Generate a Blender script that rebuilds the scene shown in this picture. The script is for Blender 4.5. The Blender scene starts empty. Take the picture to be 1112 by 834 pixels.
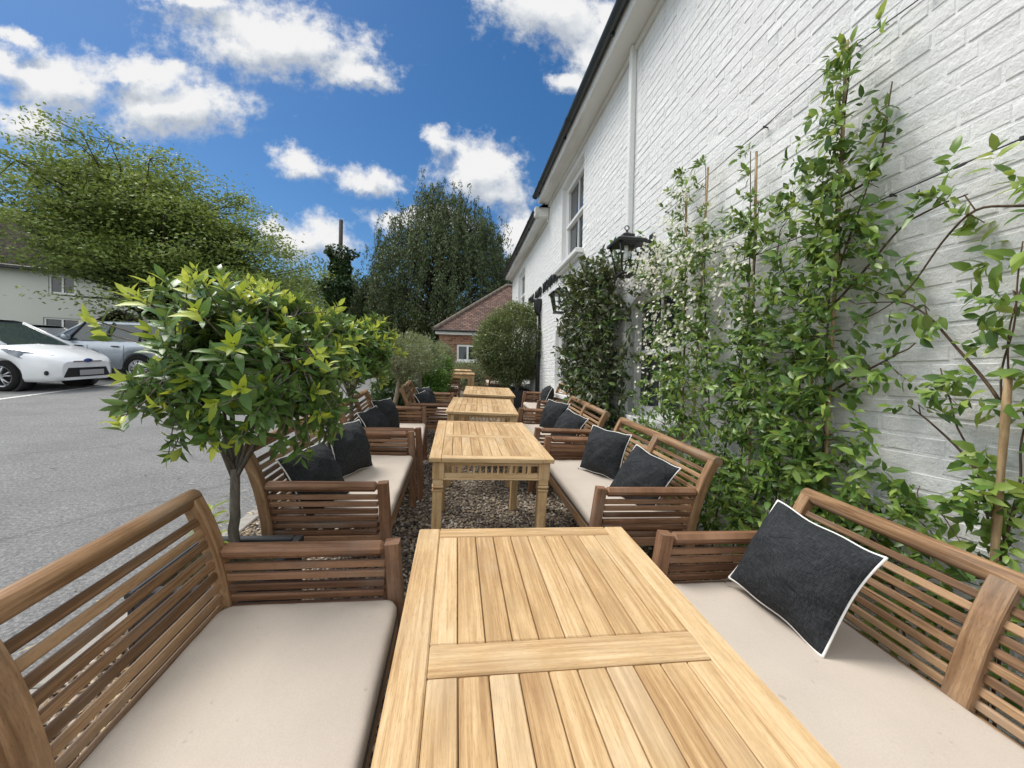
import bpy, math, random
import numpy as np
from mathutils import Matrix, Vector
random.seed(7)
RN = np.random.default_rng(11)
R = math.radians
SC = bpy.context.scene
COL = SC.collection

# ------------------------------------------------------------------ camera
CAM_H = 1.36                     # camera above the terrace; the terrace climbs away from it and to the left
SLOPE_Y, SLOPE_X = .07, -.027
def _n(v):
    v = np.array(v, float); return v / np.linalg.norm(v)
_Y = _n((-.147, .0241, -1)); _Z = np.array([.0157, 1, 0.]); _Z = _n(_Z - _Z.dot(_Y) * _Y); _X = np.cross(_Y, _Z)
cam_data = bpy.data.cameras.new('camera')
cam_data.sensor_width = 36; cam_data.lens = 415 / 1112 * 36
cam_data.clip_start = .02; cam_data.clip_end = 2000
cam = bpy.data.objects.new('camera', cam_data); COL.objects.link(cam)
cam.matrix_world = Matrix.Translation((0, 0, CAM_H)) @ Matrix(np.array([_X, _Y, _Z]).tolist()).to_4x4()
SC.camera = cam

# ------------------------------------------------------------------ light
SUN_EL, SUN_AZ = R(58), R(-60)       # azimuth measured from +Y towards +X
SUN_DIR = Vector((math.sin(SUN_AZ) * math.cos(SUN_EL), math.cos(SUN_AZ) * math.cos(SUN_EL), math.sin(SUN_EL)))
sd = bpy.data.lights.new('sun', 'SUN'); sd.energy = 1.25; sd.angle = R(26); sd.color = (1, .95, .88)
so = bpy.data.objects.new('sun', sd); COL.objects.link(so)
so.rotation_euler = SUN_DIR.to_track_quat('Z', 'Y').to_euler()
SC.view_settings.view_transform = 'Standard'; SC.view_settings.look = 'None'
SC.view_settings.exposure = 1.55; SC.view_settings.gamma = 1; SC.view_settings.use_curve_mapping = False

class NT:                                   # tiny node helper
    def __init__(s, tree): s.t = tree
    def n(s, typ, inp=None, **kw):
        nd = s.t.nodes.new(typ)
        for k, v in kw.items(): setattr(nd, k, v)
        for k, v in (inp or {}).items():
            if hasattr(v, 'is_output'): s.t.links.new(v, nd.inputs[k])
            else: nd.inputs[k].default_value = v
        return nd
    def math(s, op, a, b=0., c=0., clamp=False):
        return s.n('ShaderNodeMath', {0: a, 1: b, 2: c}, operation=op, use_clamp=clamp).outputs[0]
    def vmath(s, op, a, b=(0, 0, 0)):
        return s.n('ShaderNodeVectorMath', {0: a, 1: b}, operation=op)
    def noise(s, vec, scale, detail=2., rough=.5, dist=0.):
        return s.n('ShaderNodeTexNoise', {'Vector': vec, 'Scale': scale, 'Detail': detail, 'Roughness': rough, 'Distortion': dist}).outputs[0]
    def ramp(s, fac, stops, interp='LINEAR'):
        nd = s.n('ShaderNodeValToRGB', {0: fac}); cr = nd.color_ramp; cr.interpolation = interp
        while len(cr.elements) < len(stops): cr.elements.new(.5)
        for e, (p, c) in zip(cr.elements, stops):
            e.position = p; e.color = (*c, 1) if len(c) == 3 else c
        return nd.outputs[0]
    def mix(s, fac, a, b, mode='MIX'):
        nd = s.n('ShaderNodeMix', data_type='RGBA', blend_type=mode)
        for k, v in ((0, fac), (6, a), (7, b)):
            if hasattr(v, 'is_output'): s.t.links.new(v, nd.inputs[k])
            else: nd.inputs[k].default_value = (*v, 1) if isinstance(v, tuple) and len(v) == 3 else v
        return nd.outputs[2]
    def smooth(s, v, lo, hi):
        return s.n('ShaderNodeMapRange', {0: v, 1: lo, 2: hi, 3: 0., 4: 1.}, interpolation_type='SMOOTHSTEP').outputs[0]

W = bpy.data.worlds.new('World'); SC.world = W; W.use_nodes = True
W.node_tree.nodes.clear(); w = NT(W.node_tree)
sky = w.n('ShaderNodeTexSky', sky_type='NISHITA', sun_disc=False, sun_elevation=SUN_EL, sun_rotation=SUN_AZ,
          altitude=50, air_density=1.0, dust_density=.4, ozone_density=2.2)
hsv = w.n('ShaderNodeHueSaturation', {'Saturation': 1.32, 'Value': .37, 'Color': sky.outputs[0]})
geo = w.n('ShaderNodeTexCoord'); sp = w.n('ShaderNodeSeparateXYZ', {0: geo.outputs['Generated']})
dy = w.math('MAXIMUM', sp.outputs[1], .08)
P = w.n('ShaderNodeCombineXYZ', {0: w.math('DIVIDE', sp.outputs[0], dy), 1: w.math('DIVIDE', sp.outputs[2], dy), 2: 0.}).outputs[0]
# clouds: each an ellipse in the sky's own directions (east/north, up/north), broken up by noise
CLOUDS = [(-.435,.785,.253,.092),(-.603,.842,.133,.034),(-.268,.742,.108,.043),(-.525,.761,.096,.053),(-.888,.633,.149,.077),(-.65,.614,.181,.087),(-.957,.545,.087,.058),(-.982,.661,.048,.043),(-.725,.681,.133,.043),(-.378,.52,.077,.043),(.051,.528,.14,.082),(-.222,.479,.101,.043),(-.049,.599,.048,.029),(.099,.485,.096,.048),(.236,.952,.229,.101),(.402,.941,.108,.116),(.29,.785,.067,.048),(.339,.859,.096,.072),(-.36,.322,.125,.067),(-.433,.35,.06,.036),(.162,.371,.082,.096),(-.956,.72,.048,.019),(-.087,.388,.145,.034),
          (-1.6,.5,.2,.15),(1.0,1.6,.6,.4),(-1.9,1.5,.5,.3),(2.2,.8,.5,.3)]
CLOUDS = [(x, y, a * 1.18, b * 1.18) for x, y, a, b in CLOUDS]
warp = w.n('ShaderNodeTexNoise', {'Vector': P, 'Scale': 6., 'Detail': 6., 'Roughness': .62})
wv = w.vmath('MULTIPLY', w.vmath('SUBTRACT', warp.outputs[1], (.5, .5, .5)).outputs[0], (.20, .13, 0)).outputs[0]
PW = w.vmath('ADD', P, wv).outputs[0]
def cloud_field(p):
    cur = None
    for cx, cy, a, b in CLOUDS:
        q = w.vmath('MULTIPLY', w.vmath('SUBTRACT', p, (cx, cy, 0)).outputs[0], (1 / a, 1 / b, 0)).outputs[0]
        v = w.math('SUBTRACT', 1., w.n('ShaderNodeVectorMath', {0: q}, operation='LENGTH').outputs[1])
        cur = v if cur is None else w.math('SMOOTH_MAX', cur, v, .35)
    return cur
c0 = cloud_field(PW); c1 = cloud_field(w.vmath('ADD', PW, (-.02, .045, 0)).outputs[0])
fine = w.noise(P, 16., 7., .62); finer = w.noise(P, 42., 5., .6)
dens = w.math('ADD', w.math('ADD', c0, w.math('MULTIPLY', w.math('SUBTRACT', fine, .5), 1.45)), w.math('MULTIPLY', w.math('SUBTRACT', finer, .5), .45))
cmask = w.smooth(dens, .02, .68)
# unseen broken cloud overhead and behind, added for soft neutral fill light
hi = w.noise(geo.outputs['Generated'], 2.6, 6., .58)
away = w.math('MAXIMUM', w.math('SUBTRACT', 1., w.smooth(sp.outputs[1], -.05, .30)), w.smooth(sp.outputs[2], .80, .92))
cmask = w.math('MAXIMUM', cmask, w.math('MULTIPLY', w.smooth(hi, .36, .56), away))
cmask = w.math('MULTIPLY', cmask, w.smooth(sp.outputs[2], .0, .06))
lit = w.math('ADD', w.math('MULTIPLY', w.math('SUBTRACT', c0, c1), 1.1), w.math('MULTIPLY', fine, .9))
ccol = w.ramp(lit, [(.18, (.58, .63, .71)), (.45, (.80, .84, .89)), (.72, (1.04, 1.04, 1.04))])
cloud_rgb = w.mix(1., ccol, w.mix(away, (2.95, 2.95, 2.95), (6.4, 6.3, 6.1)), 'MULTIPLY')  # the added out-of-view cloud is set brighter than the clouds ahead, as fill
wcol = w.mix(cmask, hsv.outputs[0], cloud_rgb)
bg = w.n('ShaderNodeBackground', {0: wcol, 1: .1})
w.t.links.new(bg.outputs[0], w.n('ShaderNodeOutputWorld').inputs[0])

# ------------------------------------------------------------------ materials
def mat(name, base=None, rough=.6, spec=.4, metal=0., build=None, trans=0.):
    m = bpy.data.materials.new(name); m.use_nodes = True; m.node_tree.nodes.clear(); t = NT(m.node_tree)
    p = t.n('ShaderNodeBsdfPrincipled', {'Roughness': rough, 'Specular IOR Level': spec, 'Metallic': metal})
    if base is not None: p.inputs['Base Color'].default_value = (*base, 1)
    out = t.n('ShaderNodeOutputMaterial')
    sh = p.outputs[0]
    if build:
        r = build(t, p) or {}
        for k, v in r.items():
            if k == 'bump':
                h, strength, dist = v
                t.t.links.new(t.n('ShaderNodeBump', {'Height': h, 'Strength': strength, 'Distance': dist}).outputs[0], p.inputs['Normal'])
            else: t.t.links.new(v, p.inputs[k])
    if trans > 0:
        tr = t.n('ShaderNodeBsdfTranslucent')
        src = p.inputs['Base Color']
        if src.is_linked: t.t.links.new(t.mix(1., src.links[0].from_socket, (1.3, 1.25, .6), 'MULTIPLY'), tr.inputs[0])
        else: tr.inputs[0].default_value = (*[min(1, c * 1.2) for c in base], 1)
        sh = t.n('ShaderNodeMixShader', {0: trans, 1: p.outputs[0], 2: tr.outputs[0]}).outputs[0]
    t.t.links.new(sh, out.inputs[0])
    return m
def UVc(t): return t.n('ShaderNodeTexCoord').outputs['UV']
def OBJ(t): return t.n('ShaderNodeTexCoord').outputs['Object']
def POS(t): return t.n('ShaderNodeNewGeometry').outputs['Position']
def ISL(t): return t.n('ShaderNodeNewGeometry').outputs['Random Per Island']
def sc(t, v, s): return t.vmath('MULTIPLY', v, s).outputs[0]

def wood_build(c_lo, c_mid, c_hi, isl=.35, knots=False):
    def b(t, p):
        uv = UVc(t); isv = ISL(t)
        g = t.noise(sc(t, uv, (4.2, 125, 1)), 1., 5., .66, .6)
        wav = t.noise(sc(t, uv, (1.6, 16, 1)), 1., 3., .5, 1.8)
        pores = t.noise(sc(t, uv, (48, 620, 1)), 1., 2., .6)
        f = t.math('ADD', t.math('MULTIPLY', g, .62), t.math('MULTIPLY', wav, .38))
        f = t.math('ADD', f, t.math('MULTIPLY', t.math('SUBTRACT', isv, .5), isl))
        col = t.ramp(f, [(.36, c_lo), (.5, c_mid), (.64, c_hi)])
        col = t.mix(t.math('MULTIPLY', t.smooth(pores, .54, .68), .34), col, tuple(c * .45 for c in c_lo))
        blot = t.noise(sc(t, uv, (5, 9, 1)), 1., 4., .6)
        col = t.mix(t.math('MULTIPLY', t.smooth(blot, .48, .70), .45), col, tuple(c * .70 for c in c_mid))
        gr = t.noise(t.vmath('ADD', uv, (3.3, 7.7, 0)).outputs[0], 2.3, 4., .6)
        col = t.mix(t.math('MULTIPLY', t.smooth(gr, .48, .70), .30), col, (.30, .27, .23) if not knots else (.52, .44, .33))
        if knots:
            v = t.n('ShaderNodeTexVoronoi', {'Vector': sc(t, uv, (5.5, 11, 1)), 'Scale': 1.})
            r = t.n('ShaderNodeSeparateColor', {0: v.outputs['Color']}).outputs[0]
            k = t.math('MULTIPLY', t.math('SUBTRACT', 1., t.smooth(t.math('ADD', v.outputs['Distance'], t.math('MULTIPLY', t.math('SUBTRACT', pores, .5), .08)), .05, .15)), t.smooth(r, .90, .905))
            ring = t.math('SINE', t.math('MULTIPLY', v.outputs['Distance'], 95.))
            col = t.mix(t.math('MULTIPLY', k, t.math('ADD', .55, t.math('MULTIPLY', ring, .2))), col, tuple(c * .42 for c in c_lo))
        rg = t.math('ADD', .45, t.math('MULTIPLY', g, .25))
        return {'Base Color': col, 'Roughness': rg, 'bump': (t.math('ADD', g, t.math('MULTIPLY', pores, .6)), .35, .0012)}
    return b
M = {}
M['teak'] = mat('oiled_hardwood', build=wood_build((.13, .070, .034), (.258, .146, .072), (.41, .258, .140)), spec=.35)
M['teak_red'] = mat('reddish_hardwood', build=wood_build((.11, .053, .028), (.200, .100, .052), (.32, .178, .102)), spec=.35)
M['pine'] = mat('pale_table_wood', build=wood_build((.35, .205, .092), (.52, .345, .17), (.66, .48, .275), .17, True), spec=.3)
M['pine_shadow'] = mat('dark_gap_backing', (.09, .05, .025), .9, .1)
def cushion_b(t, p):
    o = OBJ(t)
    wv = t.noise(sc(t, o, (260, 260, 260)), 1., 3., .7)
    bl = t.noise(o, 6., 4., .6); wr = t.noise(sc(t, o, (7, 9, 7)), 1., 3., .5, .3)
    sp = t.smooth(t.noise(o, 38., 1., .4), .76, .80)
    col = t.mix(bl, (.49, .43, .365), (.57, .505, .435)); col = t.mix(t.math('MULTIPLY', t.smooth(wv, .35, .65), .30), col, (.40, .345, .29))
    col = t.mix(t.math('MULTIPLY', sp, .35), col, (.30, .24, .19))
    return {'Base Color': col, 'bump': (t.math('ADD', t.math('MULTIPLY', wr, 1.), t.math('MULTIPLY', wv, .05)), .38, .010)}
M['cushion'] = mat('beige_canvas', build=cushion_b, rough=.85, spec=.15)
M['piping_dark'] = mat('grey_piping', (.09, .085, .08), .8, .2)
def pillow_b(t, p):
    o = OBJ(t)
    a = t.noise(sc(t, o, (40, 700, 40)), 1., 2., .6); b = t.noise(sc(t, o, (700, 40, 40)), 1., 2., .6)
    wr = t.noise(o, 7., 4., .55, 1.2)
    f = t.math('MULTIPLY', t.math('ADD', a, b), .5)
    col = t.ramp(f, [(.34, (.014, .015, .017)), (.5, (.030, .033, .036)), (.66, (.068, .073, .078))])
    return {'Base Color': col, 'bump': (t.math('ADD', wr, t.math('MULTIPLY', f, .06)), .8, .03)}
M['pillow'] = mat('charcoal_linen', build=pillow_b, rough=.9, spec=.12)
M['white_pipe'] = mat('white_piping', (.78, .77, .74), .7, .2)
def paint_b(t, p):
    o = POS(t)
    a = t.noise(o, 1.1, 5., .6); b = t.noise(o, 42., 6., .72); c = t.noise(sc(t, o, (1, 6, .7)), 1., 4., .65)
    col = t.mix(a, (.75, .765, .76), (.81, .815, .80))
    z = t.n('ShaderNodeSeparateXYZ', {0: o}).outputs[2]
    col = t.mix(t.math('MULTIPLY', t.smooth(c, .56, .75), .20), col, (.52, .54, .50))
    dr = t.noise(sc(t, o, (1, 9, .25)), 1., 4., .6)
    col = t.mix(t.math('MULTIPLY', t.math('MULTIPLY', t.smooth(dr, .52, .68), t.smooth(z, 3.2, 5.2)), .30), col, (.50, .50, .45))
    damp = t.math('SUBTRACT', 1., t.smooth(t.math('ADD', z, t.math('MULTIPLY', a, .5)), .25, .75))
    col = t.mix(t.math('MULTIPLY', damp, .5), col, (.42, .45, .37))
    spk = t.smooth(t.noise(o, 24., 3., .6), .70, .76)
    col = t.mix(t.math('MULTIPLY', spk, .25), col, (.45, .45, .42))
    return {'Base Color': col, 'bump': (t.math('ADD', b, t.math('MULTIPLY', t.noise(o, 14., 3., .6), 1.2)), .9, .009)}
M['wall_paint'] = mat('white_masonry_paint', build=paint_b, rough=.7, spec=.25)
M['white_trim'] = mat('white_gloss_paint', (.78, .79, .78), .4, .4)
def soffit_b(t, p):
    o = POS(t)
    return {'Base Color': t.mix(t.smooth(t.noise(sc(t, o, (3, .6, 3)), 1., 4., .6), .4, .8), (.72, .72, .69), (.47, .45, .41))}
M['soffit'] = mat('weathered_white_board', build=soffit_b, rough=.6)
M['black_metal'] = mat('black_metal', (.012, .013, .014), .38, .5)
M['gutter'] = mat('dark_grey_gutter', (.035, .042, .046), .35, .5)
M['wire'] = mat('dark_wire', (.03, .03, .03), .5, .4)
M['glass'] = mat('window_glass', (.035, .042, .045), .06, .7)
M['curtain'] = mat('pale_blind', (.40, .41, .40), .5, .5)
def lampglass(t, p):
    p.inputs['Transmission Weight'].default_value = 1; p.inputs['IOR'].default_value = 1.05
M['lamp_glass'] = mat('clear_glass', (.93, .97, .97), .04, .5, build=lampglass)
M['brass'] = mat('brass', (.55, .38, .16), .35, .5, .9)
def planter_b(t, p):
    o = OBJ(t); return {'Base Color': t.mix(t.noise(o, 9., 4.), (.018, .020, .024), (.040, .043, .048))}
M['planter'] = mat('dark_planter', build=planter_b, rough=.5)
def soil_b(t, p):
    o = POS(t); n = t.noise(o, 60., 5., .7)
    return {'Base Color': t.ramp(n, [(.35, (.022, .018, .012)), (.6, (.07, .065, .035)), (.7, (.10, .12, .05))]), 'bump': (n, .9, .02)}
M['soil'] = mat('mossy_soil', build=soil_b, rough=.95, spec=.1)
def bark(c0, c1, sx=1):
    def b(t, p):
        o = OBJ(t); n = t.noise(sc(t, o, (40, 40, 9)), 1., 5., .65)
        return {'Base Color': t.mix(t.smooth(n, .3, .7), c0, c1), 'bump': (n, .8, .006)}
    return b
M['bark_grey'] = mat('grey_bark', build=bark((.075, .062, .050), (.20, .18, .15)), rough=.9)
M['bark_pale'] = mat('pale_olive_bark', build=bark((.17, .135, .09), (.36, .31, .23)), rough=.9)
M['bark_dark'] = mat('dark_bark', build=bark((.022, .018, .014), (.065, .055, .045)), rough=.9)
M['twig'] = mat('brown_twig', build=bark((.05, .03, .02), (.13, .085, .05)), rough=.8)
M['bamboo'] = mat('bamboo', build=bark((.25, .16, .08), (.42, .30, .16)), rough=.6)
def leaf(c_lo, c_mid, c_hi, rough=.35, trans=.25, spec=.35):
    def b(t, p):
        r = ISL(t); n = t.noise(POS(t), 3., 2.)
        f = t.math('ADD', t.math('MULTIPLY', r, .8), t.math('MULTIPLY', n, .2))
        back = t.n('ShaderNodeNewGeometry').outputs['Backfacing']
        col = t.ramp(f, [(.08, c_lo), (.5, c_mid), (.92, c_hi)])
        col = t.mix(t.math('MULTIPLY', back, .5), col, tuple(min(1, .5 * c + .5 * max(c_hi) * k) for c, k in zip(c_hi, (.9, 1, .6))))
        return {'Base Color': col}
    return mat('leaf', build=b, rough=rough, spec=spec, trans=trans)
M['bay_dark'] = leaf((0.056, 0.116, 0.03), (0.104, 0.198, 0.049), (0.188, 0.309, 0.085), .33, .2); M['bay_dark'].name = 'dark_bay_leaf'
M['bay_new'] = leaf((0.225, 0.314, 0.032), (0.356, 0.446, 0.05), (0.529, 0.58, 0.092), .4, .35); M['bay_new'].name = 'young_bay_leaf'
M['jas'] = leaf((0.048, 0.101, 0.024), (0.099, 0.187, 0.038), (0.205, 0.308, 0.066), .32, .22); M['jas'].name = 'jasmine_leaf'
M['jas_new'] = leaf((0.12, 0.204, 0.036), (0.204, 0.312, 0.06), (0.324, 0.42, 0.096), .38, .32); M['jas_new'].name = 'young_jasmine_leaf'
M['dark_climb'] = leaf((0.024, 0.043, 0.016), (0.054, 0.082, 0.029), (0.125, 0.132, 0.067), .38, .15); M['dark_climb'].name = 'dark_climber_leaf'
M['petal'] = mat('white_petal', (.80, .78, .66), .6, .2, trans=.3)
M['olive'] = leaf((0.088, 0.119, 0.056), (0.175, 0.219, 0.119), (0.325, 0.375, 0.237), .5, .2); M['olive'].name = 'olive_leaf'
M['oak_std'] = leaf((0.046, 0.077, 0.029), (0.109, 0.15, 0.058), (0.264, 0.317, 0.136), .45, .2); M['oak_std'].name = 'dusky_evergreen_leaf'
M['ball'] = leaf((0.047, 0.115, 0.022), (0.088, 0.203, 0.035), (0.162, 0.317, 0.054), .45, .25); M['ball'].name = 'bright_box_leaf'
M['tree_green'] = leaf((.085, .13, .03), (.15, .22, .05), (.24, .32, .09), .55, .3, .3); M['tree_green'].name = 'fresh_tree_leaf'
M['tree_weep'] = leaf((0.03, 0.051, 0.022), (0.061, 0.095, 0.037), (0.131, 0.169, 0.071), .55, .25, .3); M['tree_weep'].name = 'dusky_weeping_leaf'
M['ivy'] = leaf((0.018, 0.043, 0.014), (0.037, 0.079, 0.024), (0.079, 0.136, 0.04), .45, .15, .35); M['ivy'].name = 'ivy_leaf'
M['far_green'] = leaf((0.061, 0.095, 0.034), (0.107, 0.152, 0.055), (0.182, 0.233, 0.095), .6, .2, .2); M['far_green'].name = 'far_wood_leaf'
def tiles_b(c0, c1, c2, s=1.):
    def b(t, p):
        uv = UVc(t)
        br = t.n('ShaderNodeTexBrick', {'Vector': uv, 'Color1': (0, 0, 0, 1), 'Color2': (1, 1, 1, 1), 'Mortar': (.5, .5, .5, 1), 'Scale': 1., 'Mortar Size': .012, 'Mortar Smooth': .3, 'Brick Width': .17 * s, 'Row Height': .11 * s})
        col = t.ramp(t.math('ADD', t.math('MULTIPLY', br.outputs[0], .55), t.math('MULTIPLY', t.noise(uv, 1.7, 5., .65), .5)), [(.2, c0), (.5, c1), (.85, c2)])
        col = t.mix(br.outputs[1], col, tuple(c * .25 for c in c0))
        ramp_h = t.math('FRACT', t.math('DIVIDE', t.n('ShaderNodeSeparateXYZ', {0: uv}).outputs[1], .11 * s))
        return {'Base Color': col, 'bump': (t.math('SUBTRACT', t.math('MULTIPLY', ramp_h, -1.), t.math('MULTIPLY', br.outputs[1], .5)), 1., .03)}
    return b
M['roof_tile'] = mat('red_brown_clay_tile', build=tiles_b((.070, .038, .030), (.125, .066, .048), (.20, .125, .092)), rough=.85)
M['roof_dark'] = mat('dark_mossy_tile', build=tiles_b((.020, .017, .016), (.036, .029, .026), (.062, .052, .043)), rough=.95, spec=.1)
def redbrick_b(t, p):
    uv = UVc(t)
    br = t.n('ShaderNodeTexBrick', {'Vector': uv, 'Color1': (0, 0, 0, 1), 'Color2': (1, 1, 1, 1), 'Mortar': (.5, .5, .5, 1), 'Scale': 1., 'Mortar Size': .008, 'Brick Width': .225, 'Row Height': .075})
    col = t.ramp(t.math('ADD', t.math('MULTIPLY', br.outputs[0], .6), t.math('MULTIPLY', t.noise(uv, 2., 4., .6), .4)), [(.2, (.13, .05, .03)), (.5, (.24, .10, .055)), (.85, (.34, .17, .10))])
    col = t.mix(br.outputs[1], col, (.30, .26, .21))
    return {'Base Color': col, 'bump': (t.math('SUBTRACT', 1., br.outputs[1]), .8, .008)}
M['red_brick'] = mat('red_brick', build=redbrick_b, rough=.85)
M['render'] = mat('pale_render', build=lambda t, p: {'Base Color': t.mix(t.noise(POS(t), .7, 5., .6), (.50, .52, .48), (.62, .63, .58))}, rough=.85)
M['timber'] = mat('dark_timber', (.05, .04, .032), .7)
M['ridge'] = mat('pale_ridge_tile', (.16, .13, .105), .9)
# ------------------------------------------------------------------ mesh helpers
class MB:
    def __init__(s): s.v = []; s.f = []; s.uv = []; s.m = []; s.s = []
    def add(s, verts, faces, uvs=None, mi=0, smooth=False):
        o = len(s.v); s.v += [tuple(map(float, p)) for p in verts]
        for i, f in enumerate(faces):
            s.f.append([o + k for k in f]); s.uv.append(uvs[i] if uvs else [(0., 0.)] * len(f)); s.m.append(mi); s.s.append(smooth)
    def box(s, c, size, rot=None, bev=.0025, mi=0, smooth=False):
        h = np.array(size, float) / 2; b = min(bev, .45 * min(size))
        P = {}
        for sx in (-1, 1):
            for sy in (-1, 1):
                for sz in (-1, 1):
                    sg = np.array((sx, sy, sz))
                    for a in range(3):
                        q = sg * (h - b); q[a] = sg[a] * h[a]; P[(sx, sy, sz, a)] = q
        keys = list(P); idx = {k: i for i, k in enumerate(keys)}; pts = np.array([P[k] for k in keys]); F = []
        for a in range(3):
            u, w_ = [i for i in range(3) if i != a]
            for sg in (-1, 1):
                F.append([idx[tuple([sg if i == a else (x if i == u else y) for i in range(3)] + [a])] for x, y in ((-1, -1), (1, -1), (1, 1), (-1, 1))])
        if b > 0:
            for a in range(3):
                for bb in range(a + 1, 3):
                    cc = 3 - a - bb
                    for sa in (-1, 1):
                        for sb in (-1, 1):
                            def key(sc_, ax):
                                k = [0, 0, 0]; k[a] = sa; k[bb] = sb; k[cc] = sc_; return tuple(k + [ax])
                            F.append([idx[key(-1, a)], idx[key(1, a)], idx[key(1, bb)], idx[key(-1, bb)]])
            for sx in (-1, 1):
                for sy in (-1, 1):
                    for sz in (-1, 1): F.append([idx[(sx, sy, sz, a)] for a in range(3)])
        for f in F:
            n = np.cross(pts[f[1]] - pts[f[0]], pts[f[2]] - pts[f[0]])
            if n.dot(pts[f].mean(0)) < 0: f.reverse()
        L = int(np.argmax(size)); o1, o2 = [i for i in range(3) if i != L]; ru, rv = random.random() * 9, random.random() * 9
        uvs = [[(pts[k][L] + ru, pts[k][o1] + pts[k][o2] + rv) for k in f] for f in F]
        if rot is not None: pts = pts @ np.array(rot.to_3x3()).T
        s.add(pts + np.array(c, float), F, uvs, mi, smooth)
    def tube(s, path, radii, n=8, mi=0, cap=True, flat=1.):
        path = [np.array(p, float) for p in path]
        if not hasattr(radii, '__len__'): radii = [radii] * len(path)
        up = np.array((0, 0, 1.)); V = []; L = 0.; Ls = []
        prev = None
        for i, p in enumerate(path):
            d = path[min(i + 1, len(path) - 1)] - path[max(i - 1, 0)]; d = d / (np.linalg.norm(d) + 1e-9)
            if prev is None:
                a = np.cross(d, up) if abs(d[2]) < .95 else np.cross(d, (1., 0, 0))
            else: a = prev - d * prev.dot(d)
            a = a / (np.linalg.norm(a) + 1e-9); prev = a; b = np.cross(d, a)
            if i: L += np.linalg.norm(p - path[i - 1])
            Ls.append(L)
            for k in range(n):
                t = 2 * math.pi * k / n; V.append(p + radii[i] * (math.cos(t) * a + flat * math.sin(t) * b))
        F = []; U = []; ru = random.random() * 9; pr = 2 * math.pi * max(radii) / n
        for i in range(len(path) - 1):
            for k in range(n):
                k2 = (k + 1) % n
                F.append([i * n + k, i * n + k2, (i + 1) * n + k2, (i + 1) * n + k])
                U.append([(Ls[i] + ru, k * pr), (Ls[i] + ru, (k + 1) * pr), (Ls[i + 1] + ru, (k + 1) * pr), (Ls[i + 1] + ru, k * pr)])
        s.add(V, F, U, mi, True)
        if cap:
            o = len(s.v) - len(V)
            for f in (list(range(n))[::-1], [(len(path) - 1) * n + k for k in range(n)]):
                s.f.append([o + k for k in f]); s.uv.append([(ru + .01 * math.cos(k), .01 * math.sin(k)) for k in range(n)]); s.m.append(mi); s.s.append(False)
    def ribbon(s, path, width, thick, axis=0, center=0., mi=0, bev=.004):
        """board of constant width along `axis`, its side outline following a 2-D path of the other two axes"""
        path = [np.array(p, float) for p in path]; n = len(path); prof = []
        w2, t2, b = width / 2, thick / 2, bev
        for i, p in enumerate(path):
            d = path[min(i + 1, n - 1)] - path[max(i - 1, 0)]; d /= np.linalg.norm(d); nn = np.array((-d[1], d[0])); ring = []
            for wx, tt in ((-w2 + b, -t2), (w2 - b, -t2), (w2, -t2 + b), (w2, t2 - b), (w2 - b, t2), (-w2 + b, t2), (-w2, t2 - b), (-w2, -t2 + b)):
                q = p + nn * tt; v = [0, 0, 0]; v[axis] = center + wx; o = [k for k in range(3) if k != axis]; v[o[0]] = q[0]; v[o[1]] = q[1]; ring.append(v)
            prof.append(ring)
        V = [v for r in prof for v in r]; F = []; U = []; L = random.random() * 9; rv = random.random() * 9
        for i in range(n - 1):
            dl = np.linalg.norm(path[i + 1] - path[i])
            for k in range(8):
                k2 = (k + 1) % 8; F.append([i * 8 + k, i * 8 + k2, (i + 1) * 8 + k2, (i + 1) * 8 + k])
                a, c = rv + k * width / 3, rv + (k + 1) * width / 3; U.append([(L, a), (L, c), (L + dl, c), (L + dl, a)])
            L += dl
        F += [list(range(8))[::-1], [(n - 1) * 8 + k for k in range(8)]]; U += [[(.1 * k, rv) for k in range(8)]] * 2
        s.add(V, F, U, mi)
    def lathe(s, prof, c=(0, 0, 0), n=12, mi=0, smooth=True):
        V = [(c[0] + r * math.cos(2 * math.pi * k / n), c[1] + r * math.sin(2 * math.pi * k / n), c[2] + z) for r, z in prof for k in range(n)]
        F = [[i * n + k, i * n + (k + 1) % n, (i + 1) * n + (k + 1) % n, (i + 1) * n + k] for i in range(len(prof) - 1) for k in range(n)]
        s.add(V, F, [[(i, 0)] * 4 for i in range(len(F))], mi, smooth)
    def poly(s, pts, mi=0): s.add(pts, [list(range(len(pts)))], [[(p[0], p[1]) for p in pts]], mi)
    def prism(s, pts, off, mi=0, smooth=False):
        n = len(pts); a = [np.array(p, float) for p in pts]; b = [p + np.array(off, float) for p in a]
        nor = np.cross(a[1] - a[0], a[2] - a[0]); flip = nor.dot(np.array(off, float)) > 0
        F = [list(range(n)), [n + k for k in range(n)][::-1]] + [[k, n + k, n + (k + 1) % n, (k + 1) % n] for k in range(n)]
        if flip: F = [f[::-1] for f in F]
        s.add(a + b, F, [[((a + b)[k][0] + (a + b)[k][1], (a + b)[k][2]) for k in f] for f in F], mi, smooth)
    def build(s, name, mats, parent=None):
        me = bpy.data.meshes.new(name); me.from_pydata(s.v, [], s.f)
        uv = me.uv_layers.new(name='UVMap'); uv.data.foreach_set('uv', np.array([c for f in s.uv for c in f], np.float32).ravel())
        me.polygons.foreach_set('material_index', s.m); me.polygons.foreach_set('use_smooth', s.s)
        return _link(name, me, mats, parent)
def _link(name, me, mats, parent):
    for m in (mats if isinstance(mats, (list, tuple)) else [mats]): me.materials.append(M[m] if isinstance(m, str) else m)
    me.update(); o = bpy.data.objects.new(name, me); COL.objects.link(o)
    if parent: o.parent = parent
    return o
def tag(o, label=None, cat=None, group=None, kind=None):
    for k, v in (('label', label), ('category', cat), ('group', group), ('kind', kind)):
        if v: o[k] = v
    return o
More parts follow.
